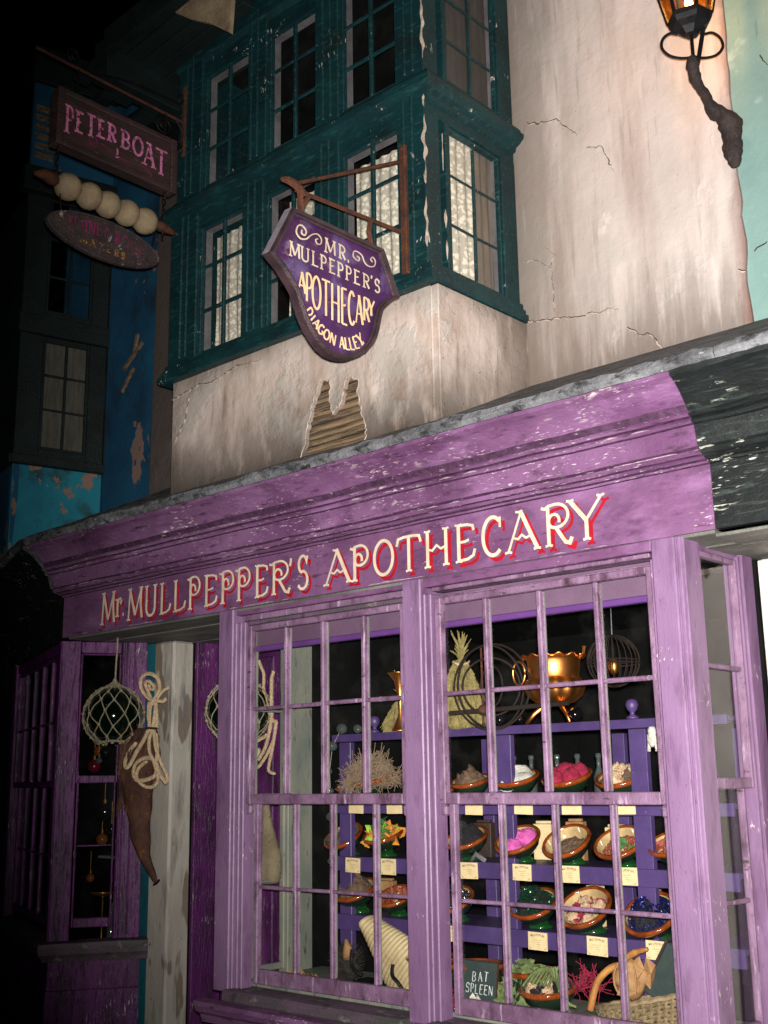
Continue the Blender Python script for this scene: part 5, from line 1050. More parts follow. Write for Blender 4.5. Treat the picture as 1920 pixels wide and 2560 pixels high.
# --- bowls
Rm = {}
def bowl(x, z, s, tilt, label, rz=0, y=.53, inner='glaze_cream'):
    """glazed footed bowl; z = shelf top, s = scale (1 = 20 cm)"""
    s *= .94
    t = thing('bowl', label, 'bowl', (x, y, z), 'glazed footed bowls on the shelves')
    T = Matrix.Translation((x, y, z+.030*s)) @ Matrix.Rotation(rz, 4, 'Z') @ Matrix.Rotation(R(tilt), 4, 'X') @ Matrix.Scale(s, 4)
    Ro = T.to_3x3()
    def lt(prof, n=26): b = MB(); b.lathe([(r, q) for r, q in prof], T.to_translation(), n, Ro); return b
    lt([(.0, -.004), (.03, .0), (.062, .018), (.086, .042), (.097, .066)]).build('bowl_body', 'glaze_green', t, smooth=True)
    lt([(.097, .066), (.104, .072), (.106, .080), (.101, .087), (.093, .087), (.090, .080)]).build('rim', 'glaze_rim', t, smooth=True)
    lt([(.090, .080), (.082, .052), (.060, .030), (.030, .018), (0, .014)]).build('inside', inner, t, smooth=True)
    b = MB(); b.lathe([(0, 0), (.052*s, 0), (.054*s, .008*s), (.040*s, .016*s), (.030*s, .028*s), (.034*s, .042*s), (.0, .044*s)], (x, y, z+.001), 18, None, lambda a, zz: 1+.05*math.sin(a*6)); b.build('foot', 'glaze_foot', t, smooth=True)
    return T
def fold(T, pts): return [T @ Vector(p) for p in pts]
def mound(T, m, label, r=.086, h=.045, base=.060, jit=.10, seed=0, cat='powder', fr=16):
    vs = []; N = 30; K = 10
    for k in range(K+1):
        q = k/K
        for i in range(N):
            a = 2*PI*i/N; rr = r*q; p = Vector((rr*math.cos(a), rr*math.sin(a), base+h*(1-q*q)))
            p.z += h*.5*noise.noise(Vector((p.x*fr*2, p.y*fr*2, seed)))+h*jit*noise.noise(Vector((p.x*90, p.y*90, seed))); vs.append(T @ p)
    mb = MB(); mb.add(vs, [(k*N+i, k*N+(i+1) % N, (k+1)*N+(i+1) % N, (k+1)*N+i) for k in range(K) for i in range(N)])
    return tag(mb.build('heap', m, None, smooth=True), label, cat)
POSW = ('leftmost', 'left front', 'front', 'right', 'back', 'topmost', 'rearmost')
def lumps(T, m, label, n, rr, name='ball', cat='ball', group=None, sp=.045, base=.085, jit=.25):
    for i in range(n):
        a = 2*PI*i/max(1, n-1)+.6; d = 0 if i == n-1 and n > 2 else sp
        r = rr*random.uniform(.85, 1.15)
        mb = MB(); mb.sphere(T @ Vector((d*math.cos(a), d*math.sin(a), base+(.012 if d == 0 else 0))), r, 16, 11, jit=jit, fr=5, seed=i); tag(mb.build(name, m, None, smooth=True), label+', '+('topmost of its heap' if d == 0 else 'at the '+('right', 'rear right', 'rear', 'rear left', 'left', 'front left', 'front', 'front right')[int(round((a % (2*PI))/(PI/4))) % 8]+' of its heap'), cat, group)
def scatter(T, m, label, kind, n, r=.085, h=.05, base=.07, s=.008, cat='heap', name='heap', stuff=True, seed=1):
    rnd = random.Random(seed); mb = MB()
    for i in range(n):
        a = rnd.uniform(0, 2*PI); q = math.sqrt(rnd.random()); p = Vector((r*q*math.cos(a), r*q*math.sin(a), base+h*(1-q*q)*rnd.uniform(.75, 1.05))); ss = s*rnd.uniform(.6, 1.4)
        P = T @ p; E_ = Euler((rnd.uniform(0, 6), rnd.uniform(0, 6), rnd.uniform(0, 6))).to_matrix()
        if kind == 'gem':
            vs = [P+E_ @ Vector(v)*ss for v in ((1, 0, 0), (-1, 0, 0), (0, 1, 0), (0, -1, 0), (0, 0, 1.2), (0, 0, -1.2))]
            mb.add(vs, [(0, 2, 4), (2, 1, 4), (1, 3, 4), (3, 0, 4), (2, 0, 5), (1, 2, 5), (3, 1, 5), (0, 3, 5)])
        elif kind == 'twig':
            d = E_ @ Vector((0, 0, 1)); d2 = E_ @ Vector((1, 0, .5)); L_ = ss*3.2
            mb.tube([P-d*L_, P, P+(d+d2*.6)*L_*.6, P+(d*.6+d2*1.3)*L_], ss*.13, 4)
            mb.tube([P, P+(d-d2)*L_*.6], ss*.11, 4)
        elif kind == 'leaf':
            vs = [P+E_ @ Vector(v)*ss*2 for v in ((0, -1, 0), (.5, -.3, .15), (.35, .5, .1), (0, 1, 0), (-.35, .5, .1), (-.5, -.3, .15), (0, 0, -.08))]
            mb.add(vs, [(6, 0, 1), (6, 1, 2), (6, 2, 3), (6, 3, 4), (6, 4, 5), (6, 5, 0)])
        elif kind == 'berry': mb.sphere(P, ss, 7, 5)
    o = tag(mb.build(name, m, None, smooth=(kind == 'berry')), label, cat)
    if stuff: o['kind'] = 'stuff'; del o['category']; del o['label']; o['label'] = label
    return o
k = 4.13/4.02
def XX(x): return x*k
S1, S2, S3 = 1.508, 1.266, 1.010
# upper row
T = bowl(XX(-3.90), S1, .80, 16, 'upper row bowl with lime green scraps at the left end', rz=.1); scatter(T, 'h_lime', 'lime green scraps spilling from the left upper bowl', 'leaf', 26, s=.014, seed=2)
T = bowl(XX(-3.74), S1, 1.12, 14, 'upper row bowl overflowing with tangled twigs', y=.50); mound(T, 'h_brown', 'brown base under the tangled twigs', h=.03, cat='powder'); scatter(T, 'h_grey', 'mass of pale tangled twigs rising from the upper bowl', 'twig', 620, r=.115, h=.115, base=.055, s=.011, seed=5)
T = bowl(XX(-3.325), S1, .62, 20, 'small upper row bowl holding violet and red scraps', rz=-.1); scatter(T, 'gem_blue', 'violet glittering scraps in the small upper bowl', 'leaf', 40, s=.011, seed=7)
T = bowl(XX(-3.185), S1, .95, 16, 'upper row bowl with a brown fibrous mound'); mound(T, 'h_brown', 'brown fibrous mound in the upper row bowl', h=.075, jit=.3, seed=3)
T = bowl(XX(-2.942), S1, 1.05, 18, 'upper row bowl heaped with white powder'); mound(T, 'h_white', 'white fluffy powder heap in the upper row bowl', h=.062, jit=.10, seed=4, r=.092, fr=9)
T = bowl(XX(-2.688), S1, 1.08, 20, 'upper row bowl with crimson mossy balls under the copper pot', inner='h_brown'); lumps(T, 'h_crimson', 'crimson mossy ball in the upper row bowl', 6, .034, 'moss_ball', 'moss ball', 'crimson mossy balls', sp=.052)
T = bowl(XX(-2.442), S1, 1.04, 22, 'upper row bowl holding pale coral lumps and a grey nest'); lumps(T, 'h_coral', 'pale pitted coral lump in the right upper bowl', 4, .036, 'coral_lump', 'coral', 'pale coral lumps', sp=.050, jit=.6); mound(T, 'h_brown', 'grey brown mossy filling behind the coral lumps', h=.05, jit=.4, seed=9)
# middle row
T = bowl(XX(-3.925), S2, 1.02, 34, 'middle row bowl with a dark brown crust at the left end', inner='h_brown'); mound(T, 'h_brown', 'dark brown crust in the leftmost middle bowl', h=.012, jit=.4, seed=10, base=.066)
T = bowl(XX(-3.69), S2, 1.02, 20, 'middle row bowl filled with orange and green leaves'); scatter(T, 'h_orange', 'orange leaves in the middle row bowl', 'leaf', 30, s=.020, seed=3, h=.03); scatter(T, 'h_green', 'green crinkled leaves on the orange ones', 'leaf', 30, r=.055, s=.020, seed=4, h=.075); scatter(T, 'h_lime', 'lime leaves beside the green crinkled ones', 'leaf', 10, r=.08, s=.017, seed=24, h=.05)
T = bowl(XX(-3.205), S2, 1.02, 26, 'middle row bowl piled with black powder'); mound(T, 'h_black', 'black powder piled in the middle row bowl', h=.085, jit=.2, seed=12)
T = bowl(XX(-2.934), S2, 1.04, 32, 'middle row bowl with bright pink puff balls'); lumps(T, 'h_pink', 'bright pink puff ball in the middle row bowl', 4, .036, 'puff_ball', 'puff ball', 'bright pink puff balls', sp=.045, base=.07, jit=.15)
T = bowl(XX(-2.692), S2, 1.06, 36, 'middle row bowl of cream glaze half full of brown crumbs'); mound(T, 'h_brown', 'brown crumbs lying low in the cream glazed bowl', r=.075, h=.02, base=.040, jit=.5, seed=14)
T = bowl(XX(-2.455), S2, 1.06, 34, 'middle row bowl of mixed red berries and green bits'); scatter(T, 'h_redmix', 'red dried berries in the middle row bowl', 'berry', 120, r=.07, s=.0075, h=.02, base=.05, seed=15); scatter(T, 'h_green', 'green bits among the red dried berries', 'leaf', 16, r=.05, s=.011, h=.035, base=.05, seed=16)
T = bowl(XX(-2.235), S2, 1.0, 26, 'middle row bowl with rust red shreds partly behind the right stile'); scatter(T, 'h_redmix', 'rust red shreds in the right end middle bowl', 'leaf', 90, s=.010, h=.03, base=.06, seed=18)
# lower row
T = bowl(XX(-3.86), S3, 1.1, 24, 'lower row bowl with a dull brown mound at the left end'); mound(T, 'h_brown', 'dull brown mound in the leftmost lower bowl', h=.09, jit=.3, seed=20)
T = bowl(XX(-3.62), S3, .95, 26, 'lower row bowl with dark red petals near the middle pilaster'); scatter(T, 'h_redmix', 'dark red petals in the lower bowl', 'leaf', 70, s=.012, h=.03, seed=21)
T = bowl(XX(-3.285), S3, 1.0, 30, 'lower row bowl heaped with glittering clear crystals'); mound(T, 'h_black', 'dark bed under the glittering clear crystals', h=.06); scatter(T, 'gem_clear', 'glittering clear crystals in the lower bowl', 'gem', 360, s=.0052, h=.075, base=.065, seed=22)
T = bowl(XX(-2.865), S3, 1.08, 30, 'lower row bowl heaped with dark green crystals'); mound(T, 'h_black', 'dark bed under the dark green crystals', h=.07); scatter(T, 'gem_dark', 'dark green crystals in the lower bowl', 'gem', 600, s=.0045, h=.085, base=.065, seed=23)
T = bowl(XX(-2.62), S3, 1.16, 38, 'lower row cream bowl with brown and rose stones'); lumps(T, 'h_coral', 'brownish rose stone in the lower cream bowl', 5, .026, 'stone', 'stone', 'rose brown stones', sp=.048, base=.058, jit=.5); scatter(T, 'h_crimson', 'crimson flakes between the rose stones', 'leaf', 34, r=.07, s=.012, h=.02, base=.055, seed=25)
T = bowl(XX(-2.335), S3-.004, 1.14, 40, 'lower row bowl domed with dark blue crystals'); mound(T, 'h_black', 'dark bed under the dark blue crystals', h=.07); scatter(T, 'gem_blue', 'dark blue glittering crystals in the lower bowl', 'gem', 900, s=.0042, r=.088, h=.08, base=.066, seed=26)
# grey fish shaped rests behind the bowl feet
mb = MB(); mb.tube([(-3.25, .47, S2), (-3.22, .47, S2+.03), (-3.17, .47, S2+.002)], .012, 6, flat=.4)
tag(mb.build('pebble', 'jamb', None, smooth=True), 'small grey wedge lying by the black powder bowl', 'pebble')

# --- things on the top shelf
Z0 = 1.826
cp = thing('copper_pot', 'bright ribbed copper pot with scalloped rim and ring handle on tripod feet', 'pot', (-2.86, .52, Z0))
CX, CY = -2.812, .52
mb = MB(); sc = lambda a, z: 1+(.035*math.sin(a*12) if z < 2.02 else 0)
mb.lathe([(0, 1.900), (.03, 1.903), (.078, 1.915), (.112, 1.942), (.125, 1.975), (.118, 2.003), (.104, 2.018)], (CX, CY, 0), 72, None, sc)
mb.build('ribbed_base', 'copper', cp, smooth=True)
mb = MB(); mb.lathe([(.102, 2.016), (.1045, 2.020), (.1070, 2.045), (.1095, 2.068), (.1120, 2.088), (.118, 2.098), (.128, 2.106)], (CX, CY, 0), 72); mb.build('collar', 'copper', cp, smooth=True)
mb = MB(); vs = []
for i in range(96):
    a = 2*PI*i/96; rr = .130+.005*math.sin(a*14); vs.append((CX+rr*math.cos(a), CY+rr*math.sin(a), 2.106+.006*math.sin(a*14)))
mb.tube(vs+[vs[0]], .0045, 6); mb.build('scalloped_rim', 'copper', cp, smooth=True)
for s_, nm in ((-1, 'ring_handle'),):
    c = Vector((CX-.130, CY-.03, 2.045)); mb = MB(); mb.tube([c+Vector((-.022+.042*math.cos(t)*.75, -.01, .050*math.sin(t))) for t in [2*PI*j/24 for j in range(25)]], .006, 6); mb.build(nm, 'copper', cp, smooth=True)
mb = MB(); mb.tube([(CX+.13, CY, 2.09), (CX+.150, CY, 2.11), (CX+.156, CY, 2.14)], [.006, .006, .008], 6); mb.build('spout_tip', 'copper', cp)
for a in (-150, -30, 90):
    d = Vector((math.cos(R(a)), math.sin(R(a)), 0)); mb = MB(); mb.tube([Vector((CX, CY, 1.93))+d*.02, Vector((CX, CY, 1.90))+d*.05, Vector((CX, CY, 1.87))+d*.09, Vector((CX, CY, 1.828))+d*.125], [.012, .012, .010, .008], 8, flat=.6); mb.build('foot', 'copper', cp, smooth=True)
def bundle(label, x, y, z, h, r, tuft=True):
    t = thing('herb_bundle', label, 'herb bundle', (x, y, z), 'straw herb bundles on the top shelf')
    mb = MB(); prof = [(0, 0), (r, .0), (r*1.03, h*.12), (r*.98, h*.3), (r*.80, h*.52), (r*.55, h*.72), (r*.34, h*.88), (r*.22, h*.97), (r*.25, h), (0, h)]
    mb.lathe([(a, b+z) for a, b in prof], (x, y, 0), 40, None, lambda a, zz: 1+.05*math.sin(a*9)+.04*math.sin(a*17)); mb.build('bundle_body', 'sacking', t, smooth=True, jitter=.02)
    mb = MB(); rnd = random.Random(int(r*1000))
    for i in range(420):
        a = rnd.uniform(-PI, .3); q = rnd.uniform(.05, .9); rr_ = r*(1.0 if q < .3 else 1.0-(q-.3)*1.15); p = Vector((x+rr_*math.cos(a), y+rr_*math.sin(a), z+h*q)); mb.tube([p+Vector((0, 0, .02)), p+Vector((math.cos(a)*.010+rnd.gauss(0, .006), math.sin(a)*.010, -.004)), p+Vector((math.cos(a)*.010+rnd.gauss(0, .012), math.sin(a)*.010, -.026))], [.003, .0045, .001], 3)
    mb.build('straw', 'sacking', t, kind='stuff')
    mb = MB(); mb.tube([(x+r*.34*math.cos(q), y+r*.34*math.sin(q), z+h*.96+.01*math.sin(2*q)) for q in [2*PI*j/12 for j in range(13)]], .005, 5); mb.build('tie', 'rope', t)
    if tuft:
        mb = MB(); rnd = random.Random(4)
        for i in range(46):
            a = rnd.uniform(0, 6.28); s_ = rnd.uniform(.005, .055); hh_ = rnd.uniform(.04, .14); p = Vector((x, y, z+h))
            mb.tube([p, p+Vector((math.cos(a)*s_*.4, math.sin(a)*s_*.4, hh_*.6)), p+Vector((math.cos(a)*s_, math.sin(a)*s_, hh_))], [.006, .0045, .002], 4)
        mb.build('tuft', 'sacking', t)
bundle('straw coloured herb bundle with a spiky tuft in the upper left pane', -3.295, .50, Z0, .30, .108)
bundle('second straw herb bundle mostly hidden behind the middle pilaster', -3.66, .52, Z0, .15, .085, True)
mb = MB(); mb.lathe([(.012, 1.97), (.016, 2.0), (.028, 2.05), (.055, 2.085), (.058, 2.088), (.050, 2.083), (.02, 2.04), (.0, 2.0)], (-3.575, .40, 0), 30, None, lambda a, z: 1+.04*math.sin(a*10)); mb.lathe([(.012, 1.97), (.010, 1.90), (.04, 1.83), (.045, 1.826), (0, 1.826)], (-3.575, .40, 0), 20)
tag(mb.build('copper_vase', 'copper', None, smooth=True), 'small flared copper vase peeping out left of the middle pilaster', 'vase')
arm = thing('armillary_hoops', 'dark thin metal hoops and axle standing in front of the herb bundle', 'hoops', (-3.0, .30, 1.83))
ac = Vector((-3.0, .33, 1.985))
for (r_, rx, rzz) in ((.178, 0, 10), (.172, 0, 75), (.12, 0, 40), (.085, 0, -20)):
    E_ = Euler((R(90+rx), 0, R(rzz))).to_matrix(); mb = MB(); mb.tube([ac+E_ @ Vector((r_*math.cos(t), r_*math.sin(t), 0)) for t in [2*PI*j/40 for j in range(41)]], .0045, 6); mb.build('hoop', 'dark_wire', arm, smooth=True)
mb = MB(); mb.tube([(-3.23, .33, 1.885), (-2.64, .36, 1.898)], .010, 8); mb.build('axle', 'dark_wire', arm)
mb = MB(); mb.sphere((-3.04, .32, 1.89), .022, 12, 8); mb.tube([(-3.04, .32, 1.83), (-3.04, .32, 2.15)], .005, 6); mb.build('spindle', 'rust', arm, smooth=True)
cgz = thing('wire_globe', 'dark wire globe hanging on a fine chain at the upper right of the window', 'wire globe', (-2.49, .47, 1.96))
gc = Vector((-2.49, .47, 2.06))
for i in range(12):
    a = PI*i/12; mb = MB(); mb.tube([gc+Vector((.104*math.sin(t)*math.cos(a), .104*math.sin(t)*math.sin(a), .104*math.cos(t))) for t in [2*PI*j/28 for j in range(29)]], .0022, 4); mb.build('wire_hoop', 'dark_wire', cgz, smooth=True)
for zz in (0, -.012): mb = MB(); rr = math.sqrt(.104**2-zz*zz); mb.tube([gc+Vector((rr*math.cos(t), rr*math.sin(t), zz)) for t in [2*PI*j/32 for j in range(33)]], .003, 4); mb.build('wire_hoop', 'dark_wire', cgz)
mb = MB(); mb.tube([gc+Vector((0, 0, .10)), gc+Vector((.002, 0, .2)), (-2.49, .47, 2.40)], .0022, 5); mb.build('chain', 'lead', cgz)
mb = MB(); mb.sphere(gc+Vector((0, 0, -.02)), .022, 10, 8, sc=(1, 1, 1.6)); mb.build('inner_figure', 'copper', cgz, smooth=True)
for x, nm in ((-2.40, 'purple ball finial at the right end of the top shelf'), (-3.775, 'purple ball finial near the middle pilaster on the top shelf')):
    mb = MB(); mb.lathe([(0, Z0), (.024, Z0), (.024, Z0+.008), (.010, Z0+.016), (.010, Z0+.026), (.020, Z0+.036), (.026, Z0+.054), (.020, Z0+.072), (0, Z0+.080)], (x, .44, 0), 18)
    tag(mb.build('finial', 'shelf_paint', None, smooth=True), nm, 'finial', 'ball finials on the top shelf')
for x, r_, nm in ((-3.09, .030, 'dark glass globe at the left of the copper pot'), (-2.985, .026, 'dark glass globe between the copper pot feet'), (-2.705, .034, 'dark glass globe at the right of the copper pot'), (-3.875, .022, 'small clear glass bead on the top shelf near its left end'), (-3.98, .026, 'clear glass bead on the left corner of the top shelf')):
    mb = MB(); mb.sphere((x, .50 if x > -3.5 else .43, Z0+r_), r_, 18, 12); tag(mb.build('glass_globe', 'black_glass' if x > -3.5 else 'clear_glass', None, smooth=True), nm, 'glass globe', 'glass globes on the top shelf')
gl = thing('bead_garland', 'clear glass beads strung on a thin cord down the left end of the shelves', 'garland', (-4.03, .38, 1.2))
zz = [1.771, 1.654, 1.564, 1.447, 1.343, 1.246]
for i, (x, z) in enumerate(zip((-4.0, -4.035, -4.01, -4.015, -4.027, -4.015), zz)):
    mb = MB(); mb.sphere((x, .385, z), (.024, .026, .014, .020, .014, .014)[i], 14, 10, sc=(1, 1, .7 if i == 1 else 1)); mb.build('bead', 'clear_glass', gl, smooth=True)
mb = MB(); mb.tube([(-3.96, .39, 1.83), (-4.0, .385, 1.77), (-4.02, .385, 1.654), (-4.01, .385, 1.5), (-4.02, .385, 1.25)], .0018, 4); mb.build('cord', 'net', gl)
mb = MB(); mb.sphere((-2.295, .40, 1.775), .018, 12, 9, jit=.2); mb.sphere((-2.297, .40, 1.745), .022, 12, 9, sc=(1, .8, 1.3), jit=.3); mb.tube([(-2.31, .40, 1.74), (-2.315, .40, 1.70)], .007, 6); mb.tube([(-2.285, .40, 1.74), (-2.28, .40, 1.70)], .007, 6)
tag(mb.build('bone_figure', 'h_white', None, smooth=True), 'little pale bone figure hanging at the right edge of the upper sash', 'figure')

# --- display bed
FZ = .736
def pot(x, y, label, inner):
    t = thing('pot', label, 'pot', (x, y, FZ), 'round glazed pots on the display bed')
    P = [(0, FZ), (.06, FZ), (.085, .757), (.112, .80), (.108, .85), (.100, .868)]
    b = MB(); b.lathe(P, (x, y, 0), 28); b.build('pot_body', 'glaze_green', t, smooth=True)
    b = MB(); b.lathe([(.100, .868), (.118, .874), (.122, .882), (.118, .890), (.104, .892), (.100, .885)], (x, y, 0), 30); b.build('rim', 'glaze_rim', t, smooth=True)
    b = MB(); b.lathe([(.100, .885), (.095, .86), (0, .855)], (x, y, 0), 24); b.build('inside', inner, t, smooth=True)
pot(-3.10, .30, 'round dark pot with an amber rim behind the chalk board', 'h_black')
pot(-2.81, .28, 'round pot with a cream and amber rim behind the green leaves', 'glaze_cream')
pot(-3.36, .34, 'round amber rimmed pot at the left edge of the right window', 'h_black')
chb = thing('chalk_board', 'small black slate leaning on a pot, chalked with bat spleen', 'chalk board', (-3.03, .17, .75))
cm = frame_mx((-2.998, .185, .842), (1, .03)) @ Matrix.Rotation(R(-8), 4, 'X') @ Matrix.Rotation(R(1), 4, 'Y')
mb = MB(); mb.box(-.080, .080, -.003, .003, -.072, .072, cm); slb = mb.build('slate', 'slate', chb, bevel=.001)
for d in ((-.086, -.081, -.005, .005, -.078, .078), (.081, .086, -.005, .005, -.078, .078), (-.0805, .0805, -.005, .005, .073, .078), (-.0805, .0805, -.005, .005, -.078, -.073)):
    mb = MB(); mb.box(*d, mx=cm); mb.build('frame', 'wood_dark', chb)
CMf = lambda u, v, d: cm @ Vector((u, -.0035-d, v))
for ch, u, v in (('B', -.024, .016), ('A', .006, .018), ('T', .034, .020), ('S', -.052, -.026), ('P', -.030, -.026), ('L', -.008, -.027), ('E', .014, -.027), ('E', .036, -.027), ('N', .059, -.027)):
    mb = MB(); letter(mb, ch, u-.010, u+.010, v-.017, v+.017, .0034, CMf, 0, fancy=False, serif=False, th=.0006, dd=.0002, rot=random.uniform(-.08, .08)); mb.build('letter', 'chalk', slb)
I0 = Matrix.Translation((-2.78, .17, FZ-.0)); 
T = bowl(-2.68, FZ, 1.10, 8, 'wide low bowl of broken shells at the front of the display bed', y=.20, inner='h_brown'); lumps(T, 'h_coral', 'broken pale shell piece in the wide front bowl', 5, .022, 'shell_piece', 'shell', 'broken shell pieces', sp=.055, base=.075, jit=.7); scatter(T, 'h_black', 'dark fragments around the shell pieces', 'leaf', 40, s=.013, h=.02, base=.07, seed=31)
T = Matrix.Translation((-2.785, .215, FZ)) @ Matrix.Diagonal((1, .36, 1, 1)); scatter(T, 'h_olive', 'heap of olive green leaves below the middle panes', 'leaf', 420, r=.16, h=.19, base=.0, s=.015, seed=33)
T = Matrix.Translation((-2.88, .25, FZ)) @ Matrix.Diagonal((1, .4, 1, 1)); scatter(T, 'h_leafdry', 'dry curled brown leaves standing among the green ones', 'leaf', 14, r=.08, h=.13, base=.02, s=.022, seed=34)
mb = MB()
for i in range(7):
    c = [(-2.82+.02*i, .17, .80), (-2.72+.02*i, .15, .90+.006*i), (-2.64+.006*i, .15, .925-.01*i), (-2.60, .16, .88-.01*i), (-2.605+.01*i, .17, .80)]
    mb.tube(smooth3(c, 5), .006, 5, flat=.5)
tag(mb.build('curled_stem', 'h_olive', None, smooth=True), 'arching green stems looping over the front bowl', 'stems')
T = Matrix.Translation((-2.56, .27, .84)); scatter(T, 'h_crimson', 'sprigs of crimson coral behind the front bowl', 'twig', 60, r=.05, h=.08, base=.0, s=.010, seed=35)
T = Matrix.Translation((-3.10, .15, FZ)) @ Matrix.Diagonal((1, .4, 1, 1)); scatter(T, 'h_crimson', 'crimson coral sprigs in front of the slate', 'twig', 50, r=.07, h=.06, base=.0, s=.008, seed=36); 
T = Matrix.Translation((-2.99, .145, FZ)) @ Matrix.Diagonal((1, .4, 1, 1)); scatter(T, 'h_white', 'white downy feathers at the foot of the slate', 'leaf', 46, r=.055, h=.05, base=.0, s=.013, seed=37)
T = Matrix.Translation((-3.17, .15, FZ)) @ Matrix.Diagonal((1, .4, 1, 1)); scatter(T, 'gem_clear', 'scattered shiny beads at the left of the slate', 'berry', 50, r=.07, h=.05, base=.0, s=.006, seed=38)
# wicker basket with gourd
bk = thing('wicker_basket', 'pale upright wicker basket in the lower right corner of the window', 'basket', (-2.31, .24, FZ))
bc = Vector((-2.30, .26)); 
def bp(a, t): # elliptical basket wall, rim sloping up to the right
    zt = .838+.045*math.cos(a); z = FZ+(zt-FZ)*t; r_ = 1+.18*t
    return Vector((bc.x+.165*r_*math.cos(a), bc.y+.115*r_*math.sin(a), z))
for i in range(44):
    a = 2*PI*i/44; mb = MB(); mb.tube([bp(a, 0), bp(a, .5), bp(a, 1.0)], .0065, 5); mb.build('stake', 'basket', bk)
mb = MB()
for kx in range(9):
    t = .06+kx*.105; mb.tube([bp(2*PI*i/88, t)+Vector((math.cos(2*PI*i/88), math.sin(2*PI*i/88), 0))*.006*(1 if (i//2+kx) % 2 else -1) for i in range(89)], .0055, 4)
wv = mb.build('weave', 'basket', bk, kind='stuff')
mb = MB(); mb.tube([bp(2*PI*i/44, 1.01)+Vector((0, 0, .003*(i % 2))) for i in range(45)], .010, 6); mb.build('rim', 'basket', bk)
mb = MB(); n = 24; mb.add([bp(2*PI*i/n, .02)*1 for i in range(n)], [tuple(range(n))]); mb.build('bottom', 'wood_dark', bk)
mb = MB(); mb.tube(smooth3([(-2.505, .20, .79), (-2.490, .20, .84), (-2.474, .205, .885), (-2.450, .21, .915), (-2.418, .22, .94), (-2.385, .23, .95)], 5), .013, 8); tag(mb.build('cane_hoop', 'cane', None, smooth=True), 'orange bent cane hoop at the left side of the basket', 'cane')
gd = thing('dried_gourd', 'leathery tan pointed gourd with a hooked stem lying in the basket', 'gourd', (-2.36, .25, .83))
mb = MB(); mb.sphere((-2.362, .25, .905), .072, 26, 18, sc=(.95, .75, .95), jit=.22, fr=1.6, seed=2); mb.build('gourd_body', 'h_leafdry', gd, smooth=True)
for q in (-.5, .1, .7):
    mb = MB(); mb.tube([Vector((-2.362, .25, .905))+Vector((.076*math.sin(q)*math.sin(t), -.060*math.sin(t)*math.cos(q), .072*math.cos(t))) for t in [PI*j/12 for j in range(13)]], .004, 5); mb.build('rib', 'h_leafdry', gd, smooth=True)
mb = MB(); mb.tube(smooth3([(-2.375, .25, .96), (-2.355, .25, .985), (-2.32, .25, 1.000), (-2.285, .25, 1.010)], 5), [.016]*4+[.013]*5+[.010]*4+[.007]*3, 8); mb.build('stem', 'cane', gd, smooth=True)
mb = MB()
for q in ((-2.33, .22, .93, .06, 20), (-2.28, .24, .93, .055, -15), (-2.34, .2, .88, .05, 60)):
    x, y, z, s_, an = q; mx = Matrix.Translation((x, y, z)) @ Matrix.Rotation(R(an), 4, 'Y') @ Matrix.Rotation(R(-20), 4, 'X')
    mb.add([mx @ Vector(v)*1 for v in ((0, 0, -s_), (s_*.5, -.008, -s_*.3), (s_*.45, .01, s_*.5), (0, -.01, s_), (-s_*.45, .01, s_*.5), (-s_*.5, -.008, -s_*.3), (0, .012, 0))], [(6, 0, 1), (6, 1, 2), (6, 2, 3), (6, 3, 4), (6, 4, 5), (6, 5, 0)])
tag(mb.build('dry_leaves', 'h_leafdry', None), 'dry brown leaves tucked beside the gourd in the basket', 'leaves')
mxs = Matrix.Translation((-2.245, .32, .92)) @ Matrix.Rotation(R(32), 4, 'Y')
mb = MB(); mb.box(-.055, .055, .0, .006, -.11, .09, mxs); mb.mi = 1; mb.box(-.066, -.0555, -.004, .010, -.12, .10, mxs)
tag(mb.build('leaning_slate', ['slate', 'wood_dark'], None), 'wood framed green slate leaning behind the basket', 'slate')
# ribbed shell on dark stand and bristly thing
shl = thing('ribbed_shell', 'large cream ribbed shell leaning on a black stand in the left window', 'shell', (-3.60, .28, FZ))
vs = []; N = 26; K = 40; base_ = Vector((-3.70, .30, 1.01)); axd = Vector((.24, 0, -.20)); up_ = Vector((.62, 0, .78)); 
for k_ in range(K+1):
    t = k_/K; c = base_+axd*t*1.25; wdt = (.035+.085*min(1, t*1.7))*(1-.25*max(0, t-.7)); rb = 1+.022*(1 if (k_ % 2) else -1)
    for i in range(N):
        a = 2*PI*i/N; vs.append(c+Vector((-.62*.0, -.055*math.sin(a)*rb, 0))+Vector((-.64, 0, -.77))*0+(Vector((-.64, 0, -.77)))*(wdt*math.cos(a)*rb))
mb = MB(); mb.add(vs, [(k_*N+i, k_*N+(i+1) % N, (k_+1)*N+(i+1) % N, (k_+1)*N+i) for k_ in range(K) for i in range(N)]+[tuple(range(N)), tuple(K*N+i for i in range(N))]); mb.build('shell_body', 'shell', shl)
for c in ([(-3.72, .22, .90), (-3.715, .21, .845), (-3.69, .21, .815), (-3.66, .22, .80)], [(-3.455, .19, .865), (-3.45, .18, .825), (-3.42, .18, .80), (-3.40, .19, .77)]):
    mb = MB(); mb.tube(smooth3(c, 5), .008, 7); mb.build('hook', 'iron', shl)
B('stand_base', 'dark', (-3.80, -3.32, .18, .40, .735, .76), shl, bevel=.004); B('stand_leg', 'dark', (-3.78, -3.75, .2, .38, FZ, .734), shl); B('stand_leg', 'dark', (-3.38, -3.35, .2, .38, FZ, .734), shl)
br_ = thing('bristly_creature', 'dark bristly lump sitting left of the ribbed shell', 'specimen', (-3.80, .28, .76))
mb = MB(); mb.sphere((-3.815, .28, .825), .062, 20, 14, sc=(1, .8, 1.15), jit=.5, fr=3, seed=5); mb.build('body', 'bristle', br_, smooth=True)
mb = MB(); rnd = random.Random(8)
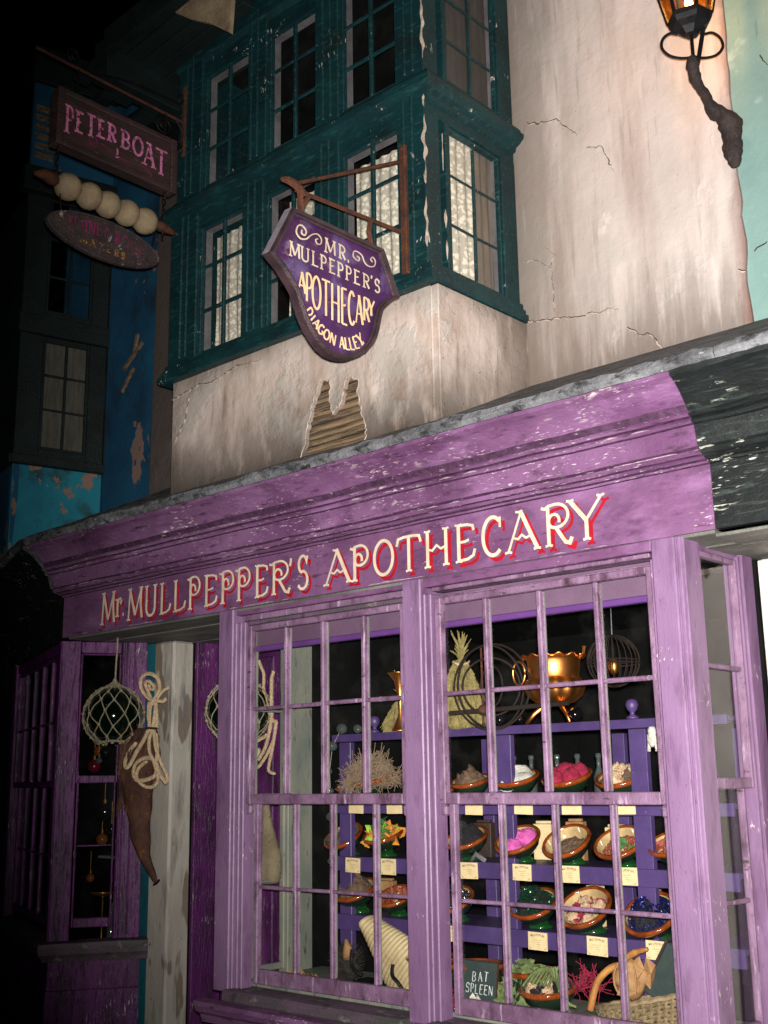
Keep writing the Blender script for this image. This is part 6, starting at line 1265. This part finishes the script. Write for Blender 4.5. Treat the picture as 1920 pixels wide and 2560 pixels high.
for i in range(220):
    d = Vector((rnd.gauss(0, 1), rnd.gauss(0, 1), rnd.gauss(0, 1))).normalized(); p = Vector((-3.815, .28, .825))+Vector((d.x*.06, d.y*.05, d.z*.07)); mb.tube([p, p+d*.03+Vector((0, 0, .012))], [.0022, .0006], 3)
mb.build('bristles', 'bristle', br_, kind='stuff')
mb = MB(); mb.tube([(-3.775, .25, .86), (-3.765, .24, .90), (-3.775, .24, .935)], [.028, .02, .006], 8); mb.build('snout', 'h_leafdry', br_, smooth=True)
T = Matrix.Translation((-4.02, .20, FZ)) @ Matrix.Diagonal((1, .6, 1, 1)); scatter(T, 'h_leafdry', 'dry curled leaves on the bed in the left window corner', 'leaf', 24, r=.10, h=.04, base=.0, s=.014, seed=41)
# bottles standing behind the upper bowls
for i, x in enumerate((-3.02, -2.93, -2.80, -2.70, -2.60)):
    mb = MB(); z = S1; mb.lathe([(0, z), (.025, z), (.026, z+.10), (.010, z+.14), (.010, z+.18), (.014, z+.185), (.012, z+.20), (0, z+.20)], (x*1.06, .74, 0), 14)
    tag(mb.build('bottle', 'clear_glass', None, smooth=True), ('slim clear bottle behind the left side of the white powder bowl', 'slim clear bottle behind the right side of the white powder bowl', 'slim clear bottle behind the left crimson moss balls', 'slim clear bottle behind the right crimson moss balls', 'slim clear bottle behind the gap before the coral bowl')[i], 'bottle', 'slim bottles behind the upper bowls')

# packets and jars standing at the back of the shelves
for i, (x, z, w_, h_, m, lb) in enumerate(((-3.02, S2, .10, .15, 'paper', 'cream packet behind the pink puff balls'), (-2.86, S2, .08, .16, 'h_leafdry', 'tan packet behind the bowl of brown crumbs'), (-2.66, S2, .10, .14, 'paper', 'cream packet behind the bowl of red berries'), (-3.35, S2, .09, .15, 'wood_dark', 'dark packet behind the bowl of black powder'),
      (-2.52, S3, .10, .15, 'h_leafdry', 'tan packet behind the bowl of rose stones'), (-3.12, S3, .09, .13, 'wood_dark', 'dark packet behind the bowl of green crystals'), (-3.95, S3, .09, .13, 'h_leafdry', 'tan packet at the left end of the lower shelf'), (-2.78, S3, .07, .16, 'paper', 'tall cream packet between the green crystals and rose stones'))):
    mx = Matrix.Translation((x, .70, z+.001+h_/2)) @ Matrix.Rotation(R(8*math.sin(i*2.3)), 4, 'Z')
    mb = MB(); mb.box(-w_/2, w_/2, -.02, .02, -h_/2, h_/2, mx); mb.box(-w_/2+.01, w_/2-.01, -.012, .012, h_/2+.001, h_/2+.012, mx)
    tag(mb.build('packet', m, None, bevel=.003, jitter=.004), lb, 'packet', 'packets at the back of the shelves')
